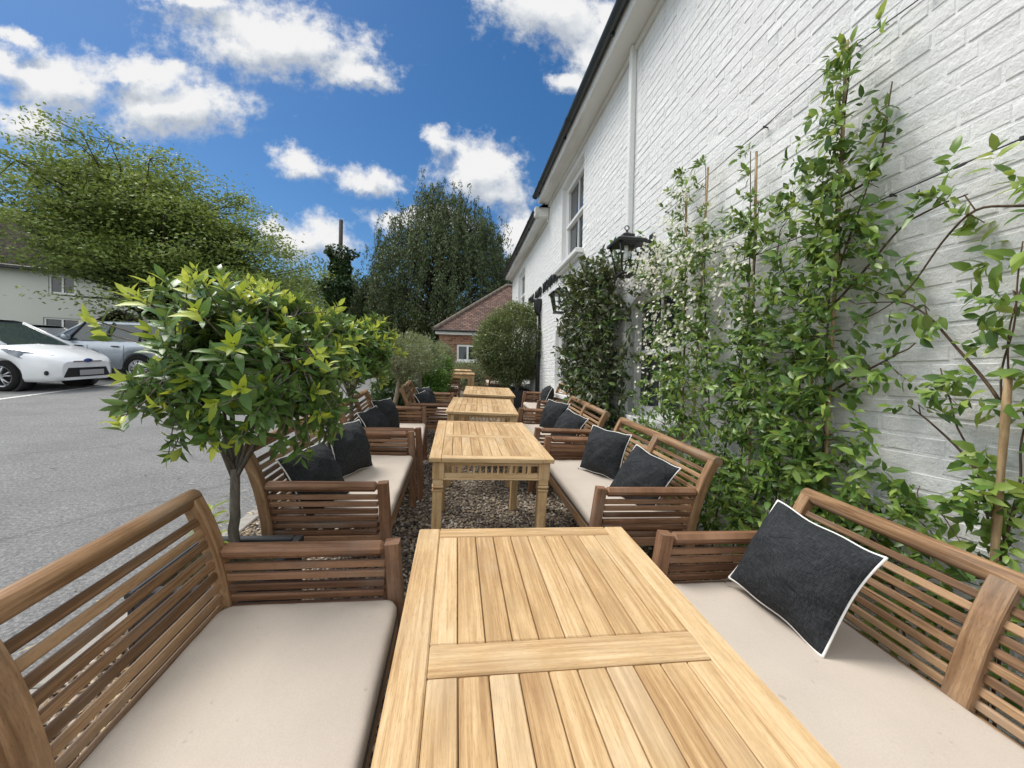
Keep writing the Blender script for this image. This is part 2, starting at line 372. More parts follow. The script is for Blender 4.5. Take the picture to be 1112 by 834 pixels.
def thing(name, label, cat, loc=(0, 0, 0), rot=None, group=None):
    o = bpy.data.objects.new(name, None); COL.objects.link(o); o.empty_display_size = .1
    o.matrix_world = Matrix.Translation(loc) @ (rot.to_4x4() if rot is not None else Matrix.Identity(4))
    return tag(o, label, cat, group)
def copy_tree(o, label, loc, rot=None):
    def cp(x, par):
        c = x.copy(); COL.objects.link(c)
        if par: c.parent = par
        for ch in [k for k in KIDS.get(x, [])]: cp(ch, c)
        return c
    KIDS = {}
    for k in COL.objects:
        if k.parent: KIDS.setdefault(k.parent, []).append(k)
    c = cp(o, None); c['label'] = label
    c.matrix_world = Matrix.Translation(loc) @ (rot.to_4x4() if rot is not None else Matrix.Identity(4))
    return c

# leaves: N leaves in one mesh from arrays
LEAF8 = (np.array([(0, 0, 0), (.32, -.46, .12), (.32, 0, 0), (.32, .46, .12), (.68, -.38, .10), (.68, 0, 0), (.68, .38, .10), (1, 0, 0)]),
         [(0, 2, 1), (0, 3, 2), (1, 2, 5, 4), (2, 3, 6, 5), (4, 5, 7), (5, 6, 7)])
LEAF4 = (np.array([(0, 0, 0), (.5, -.5, .10), (1, 0, 0), (.5, .5, .10)]), [(0, 3, 2, 1)])
def norm_rows(a): return a / (np.linalg.norm(a, axis=1, keepdims=True) + 1e-9)
def leaf_mesh(name, P, D, N, L, Wd, mats, parent=None, droop=.25, tmpl=LEAF8, mi=None):
    T, F = tmpl; P = np.asarray(P, float); n = len(P); D = norm_rows(np.asarray(D, float)); N = np.asarray(N, float)
    N = norm_rows(N - D * (N * D).sum(1, keepdims=True) + 1e-6); S = np.cross(D, N)
    L = np.broadcast_to(L, (n,))[:, None, None]; Wd = np.broadcast_to(Wd, (n,))[:, None, None]
    t, s_, h = T[:, 0][None, :, None], T[:, 1][None, :, None], T[:, 2][None, :, None]
    V = P[:, None] + D[:, None] * t * L + S[:, None] * s_ * Wd + N[:, None] * (h * Wd - np.broadcast_to(droop, (n,))[:, None, None] * t * t * L)
    k = len(T); sizes = np.array([len(f) for f in F]); loops = np.concatenate([np.array(f) for f in F])
    me = bpy.data.meshes.new(name); me.vertices.add(n * k); me.vertices.foreach_set('co', V.astype(np.float32).ravel())
    li = (loops[None] + (np.arange(n) * k)[:, None]).ravel(); ps = np.tile(sizes, n); st = np.concatenate([[0], np.cumsum(ps)[:-1]])
    me.loops.add(len(li)); me.loops.foreach_set('vertex_index', li.astype(np.int32))
    me.polygons.add(len(ps)); me.polygons.foreach_set('loop_start', st.astype(np.int32)); me.polygons.foreach_set('loop_total', ps.astype(np.int32))
    if mi is not None: me.polygons.foreach_set('material_index', np.repeat(np.asarray(mi, np.int32), len(F)))
    me.polygons.foreach_set('use_smooth', np.ones(len(ps), bool)); me.validate()
    return _link(name, me, mats, parent)
def rand_dir(n):
    return norm_rows(RN.normal(size=(n, 3)))

# ------------------------------------------------------------------ the ground
def _soft(v, lo, hi, k=3.):
    f = lambda x: k * np.log1p(np.exp(np.clip(x / k, -40, 40)))
    return lo + f(v - lo) - f(v - hi)
Y0 = float(_soft(0., -12, 16)); X0 = float(_soft(0., -26, 12))
def gz(x, y):
    return float(SLOPE_Y * (_soft(y, -12, 16) - Y0) + SLOPE_X * (_soft(x, -26, 12) - X0))
TN = Vector((-SLOPE_X, -SLOPE_Y, 1)).normalized(); TX = Vector((1, 0, SLOPE_X)).normalized(); TY = TN.cross(TX)
TILT = Matrix((TX, TY, TN)).transposed()
def on(x, y, h=0.): return (x, y, gz(x, y) + h)
def sheet(name, xs, ys, dz, m, kind='structure', uvk=1.):
    mb = MB(); nx, ny = len(xs), len(ys)
    V = [(x, y, gz(x, y) + dz) for y in ys for x in xs]
    F = [[j * nx + i, j * nx + i + 1, (j + 1) * nx + i + 1, (j + 1) * nx + i] for j in range(ny - 1) for i in range(nx - 1)]
    mb.add(V, F, None, 0, True); o = mb.build(name, m); return tag(o, kind=kind)
def asphalt_b(t, p):
    o = POS(t)
    a = t.noise(o, 58., 4., .85); b = t.noise(o, 1.3, 5., .6); c = t.noise(o, 260., 2., .6); d = t.noise(sc(t, o, (.5, 2.2, 1)), 1., 4., .6)
    col = t.ramp(a, [(.32, (.10, .102, .102)), (.5, (.20, .202, .199)), (.68, (.37, .37, .362))])
    col = t.mix(t.math('MULTIPLY', t.smooth(b, .35, .72), .30), col, (.10, .10, .10))
    col = t.mix(t.math('MULTIPLY', t.smooth(d, .5, .75), .22), col, (.25, .245, .235))
    st = t.smooth(t.noise(o, .55, 3., .5, .5), .58, .66)
    col = t.mix(t.math('MULTIPLY', st, .22), col, (.12, .12, .12))
    ck = t.n('ShaderNodeTexVoronoi', {'Vector': t.vmath('ADD', o, sc(t, t.n('ShaderNodeTexNoise', {'Vector': o, 'Scale': 2., 'Detail': 4.}).outputs[1], (.5, .5, 0))).outputs[0], 'Scale': .35}, feature='DISTANCE_TO_EDGE').outputs[0]
    col = t.mix(t.math('MULTIPLY', t.math('SUBTRACT', 1., t.smooth(ck, .002, .010)), .25), col, (.07, .07, .07))
    return {'Base Color': col, 'bump': (t.math('ADD', a, t.math('MULTIPLY', c, .5)), .8, .006)}
M['asphalt'] = mat('worn_asphalt', build=asphalt_b, rough=.9, spec=.2)
def grass_b(t, p):
    o = POS(t); return {'Base Color': t.mix(t.noise(o, .6, 5., .6), (.035, .055, .015), (.075, .095, .03)), 'bump': (t.noise(o, 25., 4.), .8, .05)}
M['grass'] = mat('rough_grass', build=grass_b, rough=.95, spec=.1)
def gravel_b(t, p):
    o = POS(t); v = t.n('ShaderNodeTexVoronoi', {'Vector': o, 'Scale': 62.}); r = t.n('ShaderNodeSeparateColor', {0: v.outputs['Color']}).outputs[0]
    col = t.ramp(r, [(.0, (.06, .05, .04)), (.35, (.13, .105, .08)), (.65, (.23, .18, .13)), (.9, (.36, .30, .24)), (1., (.46, .42, .36))])
    col = t.mix(t.smooth(v.outputs['Distance'], .5, .85), col, (.018, .015, .012))
    return {'Base Color': col, 'bump': (t.math('SUBTRACT', 1., v.outputs['Distance']), 1., .012)}
M['gravel'] = mat('mixed_gravel', build=gravel_b, rough=.8, spec=.3)
def pebble_b(t, p):
    r = ISL(t); n = t.noise(POS(t), 90., 3., .6)
    col = t.ramp(r, [(.0, (.11, .095, .08)), (.3, (.30, .235, .165)), (.55, (.43, .335, .22)), (.8, (.55, .46, .34)), (.93, (.54, .50, .45)), (1., (.66, .63, .58))])
    return {'Base Color': t.mix(t.math('MULTIPLY', n, .4), col, (.07, .055, .045))}
M['pebble'] = mat('pebble', build=pebble_b, rough=.7, spec=.35)
def kerb_b(t, p):
    o = POS(t); n = t.noise(o, 30., 5., .65)
    return {'Base Color': t.mix(n, (.20, .19, .17), (.44, .42, .38)), 'bump': (n, .5, .004)}
M['kerb'] = mat('pale_concrete', build=kerb_b, rough=.9)
def straw_b(t, p):
    r = ISL(t); return {'Base Color': t.ramp(r, [(0, (.16, .10, .05)), (.4, (.36, .25, .12)), (.75, (.52, .40, .22)), (1, (.62, .54, .38))])}
M['straw'] = mat('dry_straw', build=straw_b, rough=.8)
def line_b(t, p):
    o = POS(t); n = t.noise(o, 45., 4., .7)
    return {'Base Color': t.mix(t.smooth(n, .50, .62), (.70, .70, .67), (.24, .24, .23))}
M['line'] = mat('worn_white_paint', build=line_b, rough=.8)

far = lambda a, b, n: list(np.linspace(a, b, n))
xs = [-400, -200, -100, -70] + far(-50, 30, 41) + [45, 80, 160, 400]; ys = [-300, -120, -60] + far(-30, 40, 36) + [50, 70, 110, 200, 500]
tag(sheet('ground', xs, ys, -.012, 'grass'), kind='structure')
sheet('car_park', far(-26, -1.56, 22), far(-14, 18.5, 30), 0., 'asphalt')
sheet('gravel_terrace', far(-1.47, 2.2, 14), far(-3, 14.0, 34), 0., 'gravel')
kb = MB()
for k in range(18):
    y0 = -3 + k * .93; x = -1.515
    rz = Matrix.Rotation(random.uniform(-.006, .006), 3, 'Z')
    kb.box(on(x, y0 + .46, -.035 + random.uniform(-.004, .004)), (.105, .915, .10), TILT @ rz, .008)
tag(kb.build('kerb', 'kerb'), kind='structure')
# painted bay lines of the car park
def strip(x0, y0, x1, y1, wd):
    mb = MB(); n = 10; d = np.array((x1 - x0, y1 - y0)); d /= np.linalg.norm(d); nn = np.array((-d[1], d[0])) * wd / 2
    V = []
    for i in range(n + 1):
        p = np.array((x0, y0)) * (1 - i / n) + np.array((x1, y1)) * i / n
        for sg in (-1, 1): q = p + sg * nn; V.append((q[0], q[1], gz(*q) + .004))
    mb.add(V, [[2 * i, 2 * i + 1, 2 * i + 3, 2 * i + 2] for i in range(n)], None, 0)
    return tag(mb.build('parking_line', 'line'), kind='structure')
strip(-7.95, 7.2, -8.7, 12.4, .10); strip(-8.45, 10.75, -7.3, 11.0, .12)

def pebbles(n, x0, x1, y0, y1, r0, r1, name):
    ico = [(0, 0, 1), (.89, 0, .45), (.28, .85, .45), (-.72, .53, .45), (-.72, -.53, .45), (.28, -.85, .45)]
    F = [(0, 1, 2), (0, 2, 3), (0, 3, 4), (0, 4, 5), (0, 5, 1)] + [(1, 6, 7, 2), (2, 7, 8, 3), (3, 8, 9, 4), (4, 9, 10, 5), (5, 10, 6, 1)]
    base = np.array(ico + [(1.0 * math.cos(a), 1.0 * math.sin(a), -.25) for a in [0, 1.257, 2.513, 3.77, 5.027]])
    x = RN.uniform(x0, x1, n); y = y0 + (y1 - y0) * RN.uniform(0, 1, n) ** 1.5
    r = RN.uniform(r0, r1, n); az = RN.uniform(0, 6.28, n); e = RN.uniform(.6, 1., n); fl = RN.uniform(.4, .75, n); tl = RN.normal(0, .3, (n, 2))
    V = base[None] * (1 + RN.normal(0, .10, (n, len(base), 1)))
    V = V * np.stack([r, r * e, r * fl], 1)[:, None]; V[..., 2] += V[..., 0] * tl[:, :1] + V[..., 1] * tl[:, 1:]
    c, s_ = np.cos(az)[:, None], np.sin(az)[:, None]
    z = np.array([gz(a, b) for a, b in zip(x, y)]) + r * .25 + RN.uniform(0, .008, n)
    W_ = np.stack([V[..., 0] * c - V[..., 1] * s_ + x[:, None], V[..., 0] * s_ + V[..., 1] * c + y[:, None], V[..., 2] + z[:, None]], -1)
    k = len(base); sizes = np.array([len(f) for f in F]); loops = np.concatenate([np.array(f) for f in F])
    me = bpy.data.meshes.new(name); me.vertices.add(n * k); me.vertices.foreach_set('co', W_.astype(np.float32).ravel())
    li = (loops[None] + (np.arange(n) * k)[:, None]).ravel(); ps = np.tile(sizes, n)
    me.loops.add(len(li)); me.loops.foreach_set('vertex_index', li.astype(np.int32)); me.polygons.add(len(ps))
    me.polygons.foreach_set('loop_start', np.concatenate([[0], np.cumsum(ps)[:-1]]).astype(np.int32)); me.polygons.foreach_set('loop_total', ps.astype(np.int32))
    me.polygons.foreach_set('use_smooth', np.ones(len(ps), bool)); me.validate()
    return tag(_link(name, me, 'pebble', None), 'loose brown and grey gravel spread under the tables and benches', 'gravel', kind='stuff')
pebbles(19000, -1.45, 1.75, .3, 7.5, .008, .017, 'loose_gravel')
def litter():
    n = 2600; x = np.concatenate([RN.normal(-1.24, .13, 1900), RN.normal(-1.72, .22, 350), RN.uniform(-5, -1.6, 350)]); y = RN.uniform(.1, 4.2, n); y[2250:] = RN.uniform(.5, 8, 350)
    P_ = np.array([(a, b, gz(a, b) + RN.uniform(.006, .025)) for a, b in zip(x, y)]); P_[1900:, 2] -= .004
    D = rand_dir(n); D[:, 2] *= .12; N = np.tile((0, 0, 1.), (n, 1)) + RN.normal(0, .3, (n, 3))
    keep = np.ones(n, bool); keep[2250:] = RN.uniform(size=350) < .14; keep[1900:2250] = RN.uniform(size=350) < .3
    o = leaf_mesh('leaf_litter', P_[keep], D[keep], N[keep], RN.uniform(.025, .085, n)[keep], RN.uniform(.006, .014, n)[keep], 'straw', droop=.1, tmpl=LEAF4)
    tag(o, 'dry straw-coloured leaf litter along the pale kerb', 'leaf litter', kind='stuff')
litter()

# ------------------------------------------------------------------ the pub
ZC = CAM_H; XW = 1.9
SOF, SOF2, YE, YF, YN = ZC + 3.62, ZC + 3.34, 7.95, 13.2, -2.5      # soffit heights, end of main block, far end, near end
OPEN = [(3.02, 4.10, ZC - .38, ZC + .92), (5.95, 7.22, ZC - .30, ZC + 1.02), (5.72, 6.92, ZC + 1.98, ZC + 3.46), (10.75, 11.9, ZC + 1.75, ZC + 3.12), (9.7, 10.8, ZC - .2, ZC + .95)]
pub = thing('pub_building', 'long white painted brick pub along the right side of the terrace', 'building', (XW, 0, 0))
wl = MB()
def wall_cells(y0, y1, z0, z1, x):
    ys_ = sorted({y0, y1, *[c for o in OPEN for c in o[:2] if y0 < c < y1]}); zs_ = sorted({z0, z1, *[c for o in OPEN for c in o[2:] if z0 < c < z1]})
    for a, b in zip(ys_, ys_[1:]):
        for c, d in zip(zs_, zs_[1:]):
            if any(o[0] <= (a + b) / 2 <= o[1] and o[2] <= (c + d) / 2 <= o[3] for o in OPEN): continue
            wl.add([(x, b, c), (x, a, c), (x, a, d), (x, b, d)], [[0, 1, 2, 3]])
wall_cells(YN, YE, -.5, SOF + .05, 0.); wall_cells(YE, YF, -.5, SOF2 + .05, 0.)
def bricks(y0, y1, z0, z1):
    row = 0; z = z0
    while z < z1 - .03:
        hdr = row % 4 == 3; bl = .1025 if hdr else .215; y = y0 - (0 if row % 2 else (.056 if hdr else .1125)) + random.uniform(-.01, .01)
        zt = min(z + .065, z1)
        while y < y1:
            ln = bl + random.uniform(-.006, .006); a, b = max(y, y0), min(y + ln, y1); y += ln + .0055
            segs = [(a, b)]
            for o in OPEN:
                if zt > o[2] + .012 and z < o[3] - .012:
                    ns = []
                    for p, q in segs:
                        if q <= o[0] or p >= o[1]: ns.append((p, q)); continue
                        if p < o[0]: ns.append((p, o[0]))
                        if q > o[1]: ns.append((o[1], q))
                    segs = ns
            for p, q in segs:
                if q - p < .02: continue
                d = .0033 + random.gauss(0, .0009); ch = .0058; j = lambda: random.gauss(0, .0012)
                ys2 = (q + j(), p + j()); za, zb = z + j(), zt + j(); t1, t2 = random.gauss(0, .0009), random.gauss(0, .0009)
                O = [(.001, ys2[0], za), (.001, ys2[1], za), (.001, ys2[1], zb), (.001, ys2[0], zb)]
                I = [(-d - t1 - t2, ys2[0] - ch, za + ch), (-d + t1 - t2, ys2[1] + ch, za + ch), (-d + t1 + t2, ys2[1] + ch, zb - ch * .7), (-d - t1 + t2, ys2[0] - ch, zb - ch * .7)]
                wl.add(O + I, [[4, 5, 6, 7], [0, 1, 5, 4], [1, 2, 6, 5], [2, 3, 7, 6], [3, 0, 4, 7]], None, 0, False)
        z += .075; row += 1
bricks(YN + 2.3, YE, -.05, SOF - .02); bricks(YE + .01, YF, -.05, SOF2 - .02)
# the rest of the shell: end walls and back
wl.box(((.02 + 6.5) / 2, YN - .1, SOF / 2 - .25), (6.48, .2, SOF + .5)); wl.box(((.02 + 6.5) / 2, YF - .1, SOF2 / 2 - .25), (6.46, .2, SOF2 + .5))
wl.box((6.6, (YN + YF) / 2, SOF2 / 2 - .25), (.2, YF - YN, SOF2 + .5)); wl.box((3.26, YE + .1, SOF / 2), (6.3, .2, SOF))
# reveals, sills, arches
for i, (a, b, c, d) in enumerate(OPEN):
    D = .17
    for q in ([(0, a, c), (D, a, c), (D, a, d), (0, a, d)], [(0, b, d), (D, b, d), (D, b, c), (0, b, c)], [(0, b, d), (0, a, d), (D, a, d), (D, b, d)], [(0, a, c), (0, b, c), (D, b, c), (D, a, c)]):
        wl.add(q, [[0, 1, 2, 3]])
    if i in (0, 1, 4):                       # segmental arch: spandrels fill the top corners of the opening
        n = 10; rise = .17
        for k in range(n):
            ya, yb = a + (b - a) * k / n, a + (b - a) * (k + 1) / n
            za, zb = [d - rise * (2 * (y - a) / (b - a) - 1) ** 2 for y in (ya, yb)]
            wl.add([(-.004, ya, za), (-.004, yb, zb), (-.004, yb, d + .002), (-.004, ya, d + .002), (D, ya, za), (D, yb, zb)], [[1, 0, 3, 2], [0, 1, 5, 4]])
wall = wl.build('wall', 'wall_paint', pub)
def sash(o, sill=True, blind=.0):
    a, b, c, d = o; fr = MB(); x = .12; fw = .06
    fr.box((x, a + fw / 2, (c + d) / 2), (.09, fw, d - c)); fr.box((x, b - fw / 2, (c + d) / 2), (.09, fw, d - c))
    fr.box((x, (a + b) / 2, d - fw * .9), (.088, b - a - 2 * fw, fw * 1.8)); fr.box((x, (a + b) / 2, c + .045), (.088, b - a - 2 * fw, .09))
    m = (c + d) / 2
    fr.box((x - .01, (a + b) / 2, m), (.085, b - a - 2 * fw, .05)); fr.box((x + .012, (a + b) / 2, (c + d) / 2), (.035, .026, d - c - .1))
    for yy in (a + fw + .02, b - fw - .02): fr.box((x, yy, (c + d) / 2), (.06, .04, d - c - .1))
    f = fr.build('window', 'white_trim', pub)
    g = MB(); g.box((x + .02, (a + b) / 2, (c + d) / 2), (.008, b - a - .1, d - c - .1)); g.build('pane', 'glass', f)
    if sill:
        s_ = MB(); s_.box((-.02, (a + b) / 2, c - .04), (.22, b - a + .14, .07), None, .008); s_.box((-.03, (a + b) / 2, c - .095), (.10, b - a + .06, .03), None, .006); s_.build('sill', 'white_trim', f)
    return f
for o in OPEN: sash(o)
# eaves
for (a, b, z, dx) in ((YN, YE, SOF, 0.), (YE + .02, YF + .15, SOF2, .02)):
    s_ = MB(); s_.box((-.075 + dx, (a + b) / 2, z + .012), (.30, b - a, .022)); s_.box((-.235 + dx, (a + b) / 2, z + .10), (.022, b - a - .01, .20)); s_.box((-.02, (a + b) / 2, z - .03), (.03, b - a - .02, .06)); s_.build('soffit', 'soffit', pub)
    g = MB(); n = 9; gx = -.305 + dx; r = .058
    for yy in (0,):
        ring = [(gx + r * math.cos(t), z + .175 + r * math.sin(t)) for t in np.linspace(math.pi, 2 * math.pi, n)]
        V = [(p, a + (-.05 if z == SOF else .02), q) for p, q in ring] + [(p, b + .05, q) for p, q in ring]
        g.add(V, [[k, k + 1, n + k + 1, n + k] for k in range(n - 1)], None, 0, True)
    y = a + .6
    while y < b:                            # joints and brackets
        ring = [(gx + r * 1.1 * math.cos(t), z + .175 + r * 1.1 * math.sin(t)) for t in np.linspace(math.pi, 2 * math.pi, n)]
        V = [(p, y, q) for p, q in ring] + [(p, y + .09, q) for p, q in ring]
        g.add(V, [[k, k + 1, n + k + 1, n + k] for k in range(n - 1)], None, 0, True)
        g.box((gx + .04, y + .4, z + .13), (.05, .025, .05)); y += 1.85
    for yy in (b + .05,): g.add([(gx, yy, z + .175)] + [(p, yy, q) for p, q in ring], [[0, k + 1, k + 2] for k in range(n - 1)])
    g.build('gutter', 'gutter', pub)
    rf = MB(); rz = 2.6
    rf.add([(gx + .05, a - .1, z + .19), (gx + .05, b + .1, z + .19), (3.4, b + .1, z + rz + .2), (3.4, a - .1, z + rz + .2)], [[0, 1, 2, 3]]); rf.add([(6.9, a - .1, z + .1), (6.9, b + .1, z + .1), (3.4, b + .1, z + rz + .2), (3.4, a - .1, z + rz + .2)], [[3, 2, 1, 0]])
    for yy in (a, b): rf.add([(gx + .1, yy, z + .15), (6.8, yy, z + .1), (3.4, yy, z + rz + .15)], [[0, 1, 2]])
    rf.build('roof', 'roof_tile', pub)
# white downpipe on the facade, black hopper and pipe where the blocks meet
dp = MB(); dp.box((-.035, 4.03, (SOF + 1.35) / 2 + .7), (.06, .072, SOF - 2.75), None, .006)
dp.box((-.035, 4.03, 1.2), (.06, .072, 1.6), None, .006); dp.build('downpipe', 'wall_paint', pub)
dp = MB(); dp.tube([(-.06, 8.55, .45), (-.06, 8.55, ZC + 1.42)], .045, 10); dp.lathe([(.05, 0), (.085, .10), (.10, .30), (.10, .33), (.0, .33)], (-.08, 8.55, ZC + 1.42), 10); dp.build('hopper_pipe', 'black_metal', pub)
dp = MB(); dp.box((-.16, YE + .05, SOF2 + .12), (.30, .12, .20), None, .01); dp.build('corbel', 'soffit', pub)
def lettering(txt, y, z, size, parent):
    cu = bpy.data.curves.new('lettering', 'FONT'); cu.body = txt; cu.size = size; cu.extrude = .012; cu.offset = .005; cu.space_character = 1.22; cu.align_x = 'LEFT'
    o = bpy.data.objects.new('lettering', cu); COL.objects.link(o); bpy.context.view_layer.update(); me = bpy.data.meshes.new_from_object(o); bpy.data.objects.remove(o); o = _link('lettering', me, 'black_metal', parent)
    # reads from the far end towards the camera on a wall that faces -X
    o.matrix_local = Matrix.Translation((-.022, y, z)) @ Matrix(((0, 0, -1), (-1, 0, 0), (0, 1, 0))).to_4x4()
    return o
lettering('FOX AND HOUNDS', 10.02, ZC + 1.84, .30, pub)
# ------------------------------------------------------------------ benches, tables, cushions
BL = 1.27
def make_bench():
    b = thing('garden_bench', 'x', 'bench', group='hardwood benches along the terrace'); X2 = BL / 2
    # reclined, curled back
    bk = [(.575, .36), (.582, .44), (.598, .53), (.618, .62), (.643, .70), (.666, .755), (.686, .797)]
    yz = lambda h: (np.interp(h, [q[1] for q in bk], [q[0] for q in bk]), h)
    for sg in (-1, 1):
        st = MB(); st.ribbon([(.64, 0), (.615, .12), (.59, .26)] + bk, .046, .05, 0, sg * (X2 - .023)); st.build('rear_leg', 'teak', b)
    ms = MB(); ms.ribbon([(q[0] - .006, q[1]) for q in bk], .062, .034, 0, 0); ms.build('back_stile', 'teak', b)
    sl = MB()
    for k in range(9):
        h = .43 + .0378 * k; y, z = yz(h); y2, z2 = yz(h + .02); ang = math.atan2(y2 - y, z2 - z)
        sl.box((0, y + .004, z), (BL - .085, .018, .0255), Matrix.Rotation(-ang, 3, 'X'), .004)
    sl.build('back_slats', 'teak', b)
    tr = MB(); tr.tube([(-X2 + .001, .694, .800), (0, .694, .800), (X2 - .001, .694, .800)], [.030, .030, .030], 14, flat=1.0)
    tr.build('top_rail', 'teak', b)
    for sg in (-1, 1):
        a = MB(); x = sg * (X2 - .026)
        a.ribbon([(.006, -.01 + .65), (.0, .648)][:0] + [(-.006, 0), (.0, .2), (.010, .42), (.022, .56), (.030, .645)], .052, .052, 0, x)
        a.build('front_leg', 'teak_red', b)
        a = MB(); a.box((x, .325, .621), (.056, .545, .048), None, .017)
        for k in range(6): a.box((x, .318, .5655 - .0375 * k), (.020, .535, .0255), None, .004)
        a.box((x, .30, .338), (.03, .56, .05), None, .004)
        a.build('armrest', 'teak_red', b)
    sf = MB(); sf.box((0, .012, .352), (BL - .11, .028, .062), None, .004); sf.box((0, .565, .36), (BL - .1, .028, .06), None, .004)
    for k in range(7): sf.box((0, .07 + .078 * k, .382), (BL - .105, .055, .014))
    sf.build('seat_frame', 'teak', b)
    return b
def make_cushion():
    nx, ny = 90, 44; lx, ly, th = BL - .125, .575, .066; mb = MB()
    def surf(sgn):
        V = []
        for j in range(ny + 1):
            for i in range(nx + 1):
                u, v = -1 + 2 * i / nx, -1 + 2 * j / ny
                u2, v2 = math.copysign(abs(u) ** .62, u), math.copysign(abs(v) ** .62, v)
                # rounded corners
                x, y = u2 * lx / 2, v2 * ly / 2; r = .045; dx, dy_ = abs(x) - (lx / 2 - r), abs(y) - (ly / 2 - r)
                if dx > 0 and dy_ > 0:
                    d = math.hypot(dx, dy_); m_ = max(dx, dy_); k_ = m_ / d; x = math.copysign(lx / 2 - r + dx * k_, x); y = math.copysign(ly / 2 - r + dy_ * k_, y)
                e = max(0., min(lx / 2 - abs(x), ly / 2 - abs(y))) if not (dx > 0 and dy_ > 0) else max(0., r - math.hypot(abs(x) - (lx / 2 - r), abs(y) - (ly / 2 - r)))
                edge = min(1., e / .03); puff = math.sqrt(max(0, 1 - (1 - edge) ** 2))
                z = th / 2 * (.45 + .55 * puff) * sgn
                if sgn > 0: z += .006 * (1 - u * u) * (1 - v * v) + .0022 * math.sin(x * 9 + 1.3 * math.sin(y * 8)) * edge + .0016 * math.sin(x * 23 + y * 17) * edge + .0035 * math.exp(-e / .05) * edge * (math.sin(x * 41 + 2 * math.sin(x * 13)) * (abs(v) > abs(u) * .6) + math.sin(y * 47 + 1.5 * math.sin(y * 19)) * (abs(u) > .9))
                V.append((x, y, z))
        return V
    n1 = nx + 1; T, Bm = surf(1), surf(-1); o = len(T)
    F = [[j * n1 + i, j * n1 + i + 1, (j + 1) * n1 + i + 1, (j + 1) * n1 + i] for j in range(ny) for i in range(nx)]
    F2 = [[o + k for k in f[::-1]] for f in F]
    per = [i for i in range(n1)] + [j * n1 + nx for j in range(1, ny + 1)] + [ny * n1 + i for i in range(nx - 1, -1, -1)] + [j * n1 for j in range(ny - 1, 0, -1)]
    F3 = [[per[k], o + per[k], o + per[(k + 1) % len(per)], per[(k + 1) % len(per)]] for k in range(len(per))]
    mb.add(T + Bm, F + F2 + F3, None, 0, True)
    c = mb.build('seat_cushion', 'cushion')
    pp = MB(); pth = [Bm[k] for k in per] + [Bm[per[0]]]; pp.tube([(p[0] * 1.002, p[1] * 1.003, p[2]) for p in pth], .0042, 6, cap=False); pp.build('piping', 'piping_dark', c)
    return c
def make_pillow(size=.43, thick=.15, seed=1):
    rr = random.Random(seed); n = 22; mb = MB(); ph = [rr.uniform(0, 6) for _ in range(8)]
    def pt(u, v, sg):
        x, y = u * size / 2, v * size / 2
        pinch = 1 - .07 * (1 - v * v) ; pinch2 = 1 - .06 * (1 - u * u)
        x *= pinch; y *= pinch2
        e = max(0, (1 - u * u)) ** .62 * max(0, (1 - v * v)) ** .62; e = min(1., e * 1.12)
        wr = .011 * math.sin(7 * u + 4 * v + ph[0]) * math.sin(5 * v + ph[1]) + .007 * math.sin(13 * u * v + ph[2]) + .006 * math.sin(11 * (u - v) + ph[3])
        bend = .012 * math.sin(2 * u + ph[4]) + .012 * math.sin(2.3 * v + ph[5])
        return (x, y + .004 * math.sin(6 * u + ph[6]), sg * (thick / 2 * e + wr * e) + bend)
    us = [math.sin(math.pi / 2 * (-1 + 2 * i / n)) for i in range(n + 1)]
    A = [pt(u, v, 1) for v in us for u in us]; Bm = [pt(u, v, -1) for v in us for u in us]; n1 = n + 1; o = len(A)
    F = [[j * n1 + i, j * n1 + i + 1, (j + 1) * n1 + i + 1, (j + 1) * n1 + i] for j in range(n) for i in range(n)]
    mb.add(A + Bm, F + [[o + k for k in f[::-1]] for f in F], None, 0, True)
    p = mb.build('pillow', 'pillow')
    per = [i for i in range(n1)] + [j * n1 + n for j in range(1, n1)] + [n * n1 + i for i in range(n - 1, -1, -1)] + [j * n1 for j in range(n - 1, -1, -1)]
    pp = MB(); pp.tube([A[k] for k in per], .0052, 7, cap=False); pp.build('piping', 'white_pipe', p)
    z = MB(); c = A[0]; z.tube([c, (c[0] - .008, c[1] - .02, c[2] - .004), (c[0] - .006, c[1] - .034, c[2] - .006)], [.003, .005, .003], 6); z.build('zip_pull', 'piping_dark', p)
    return p
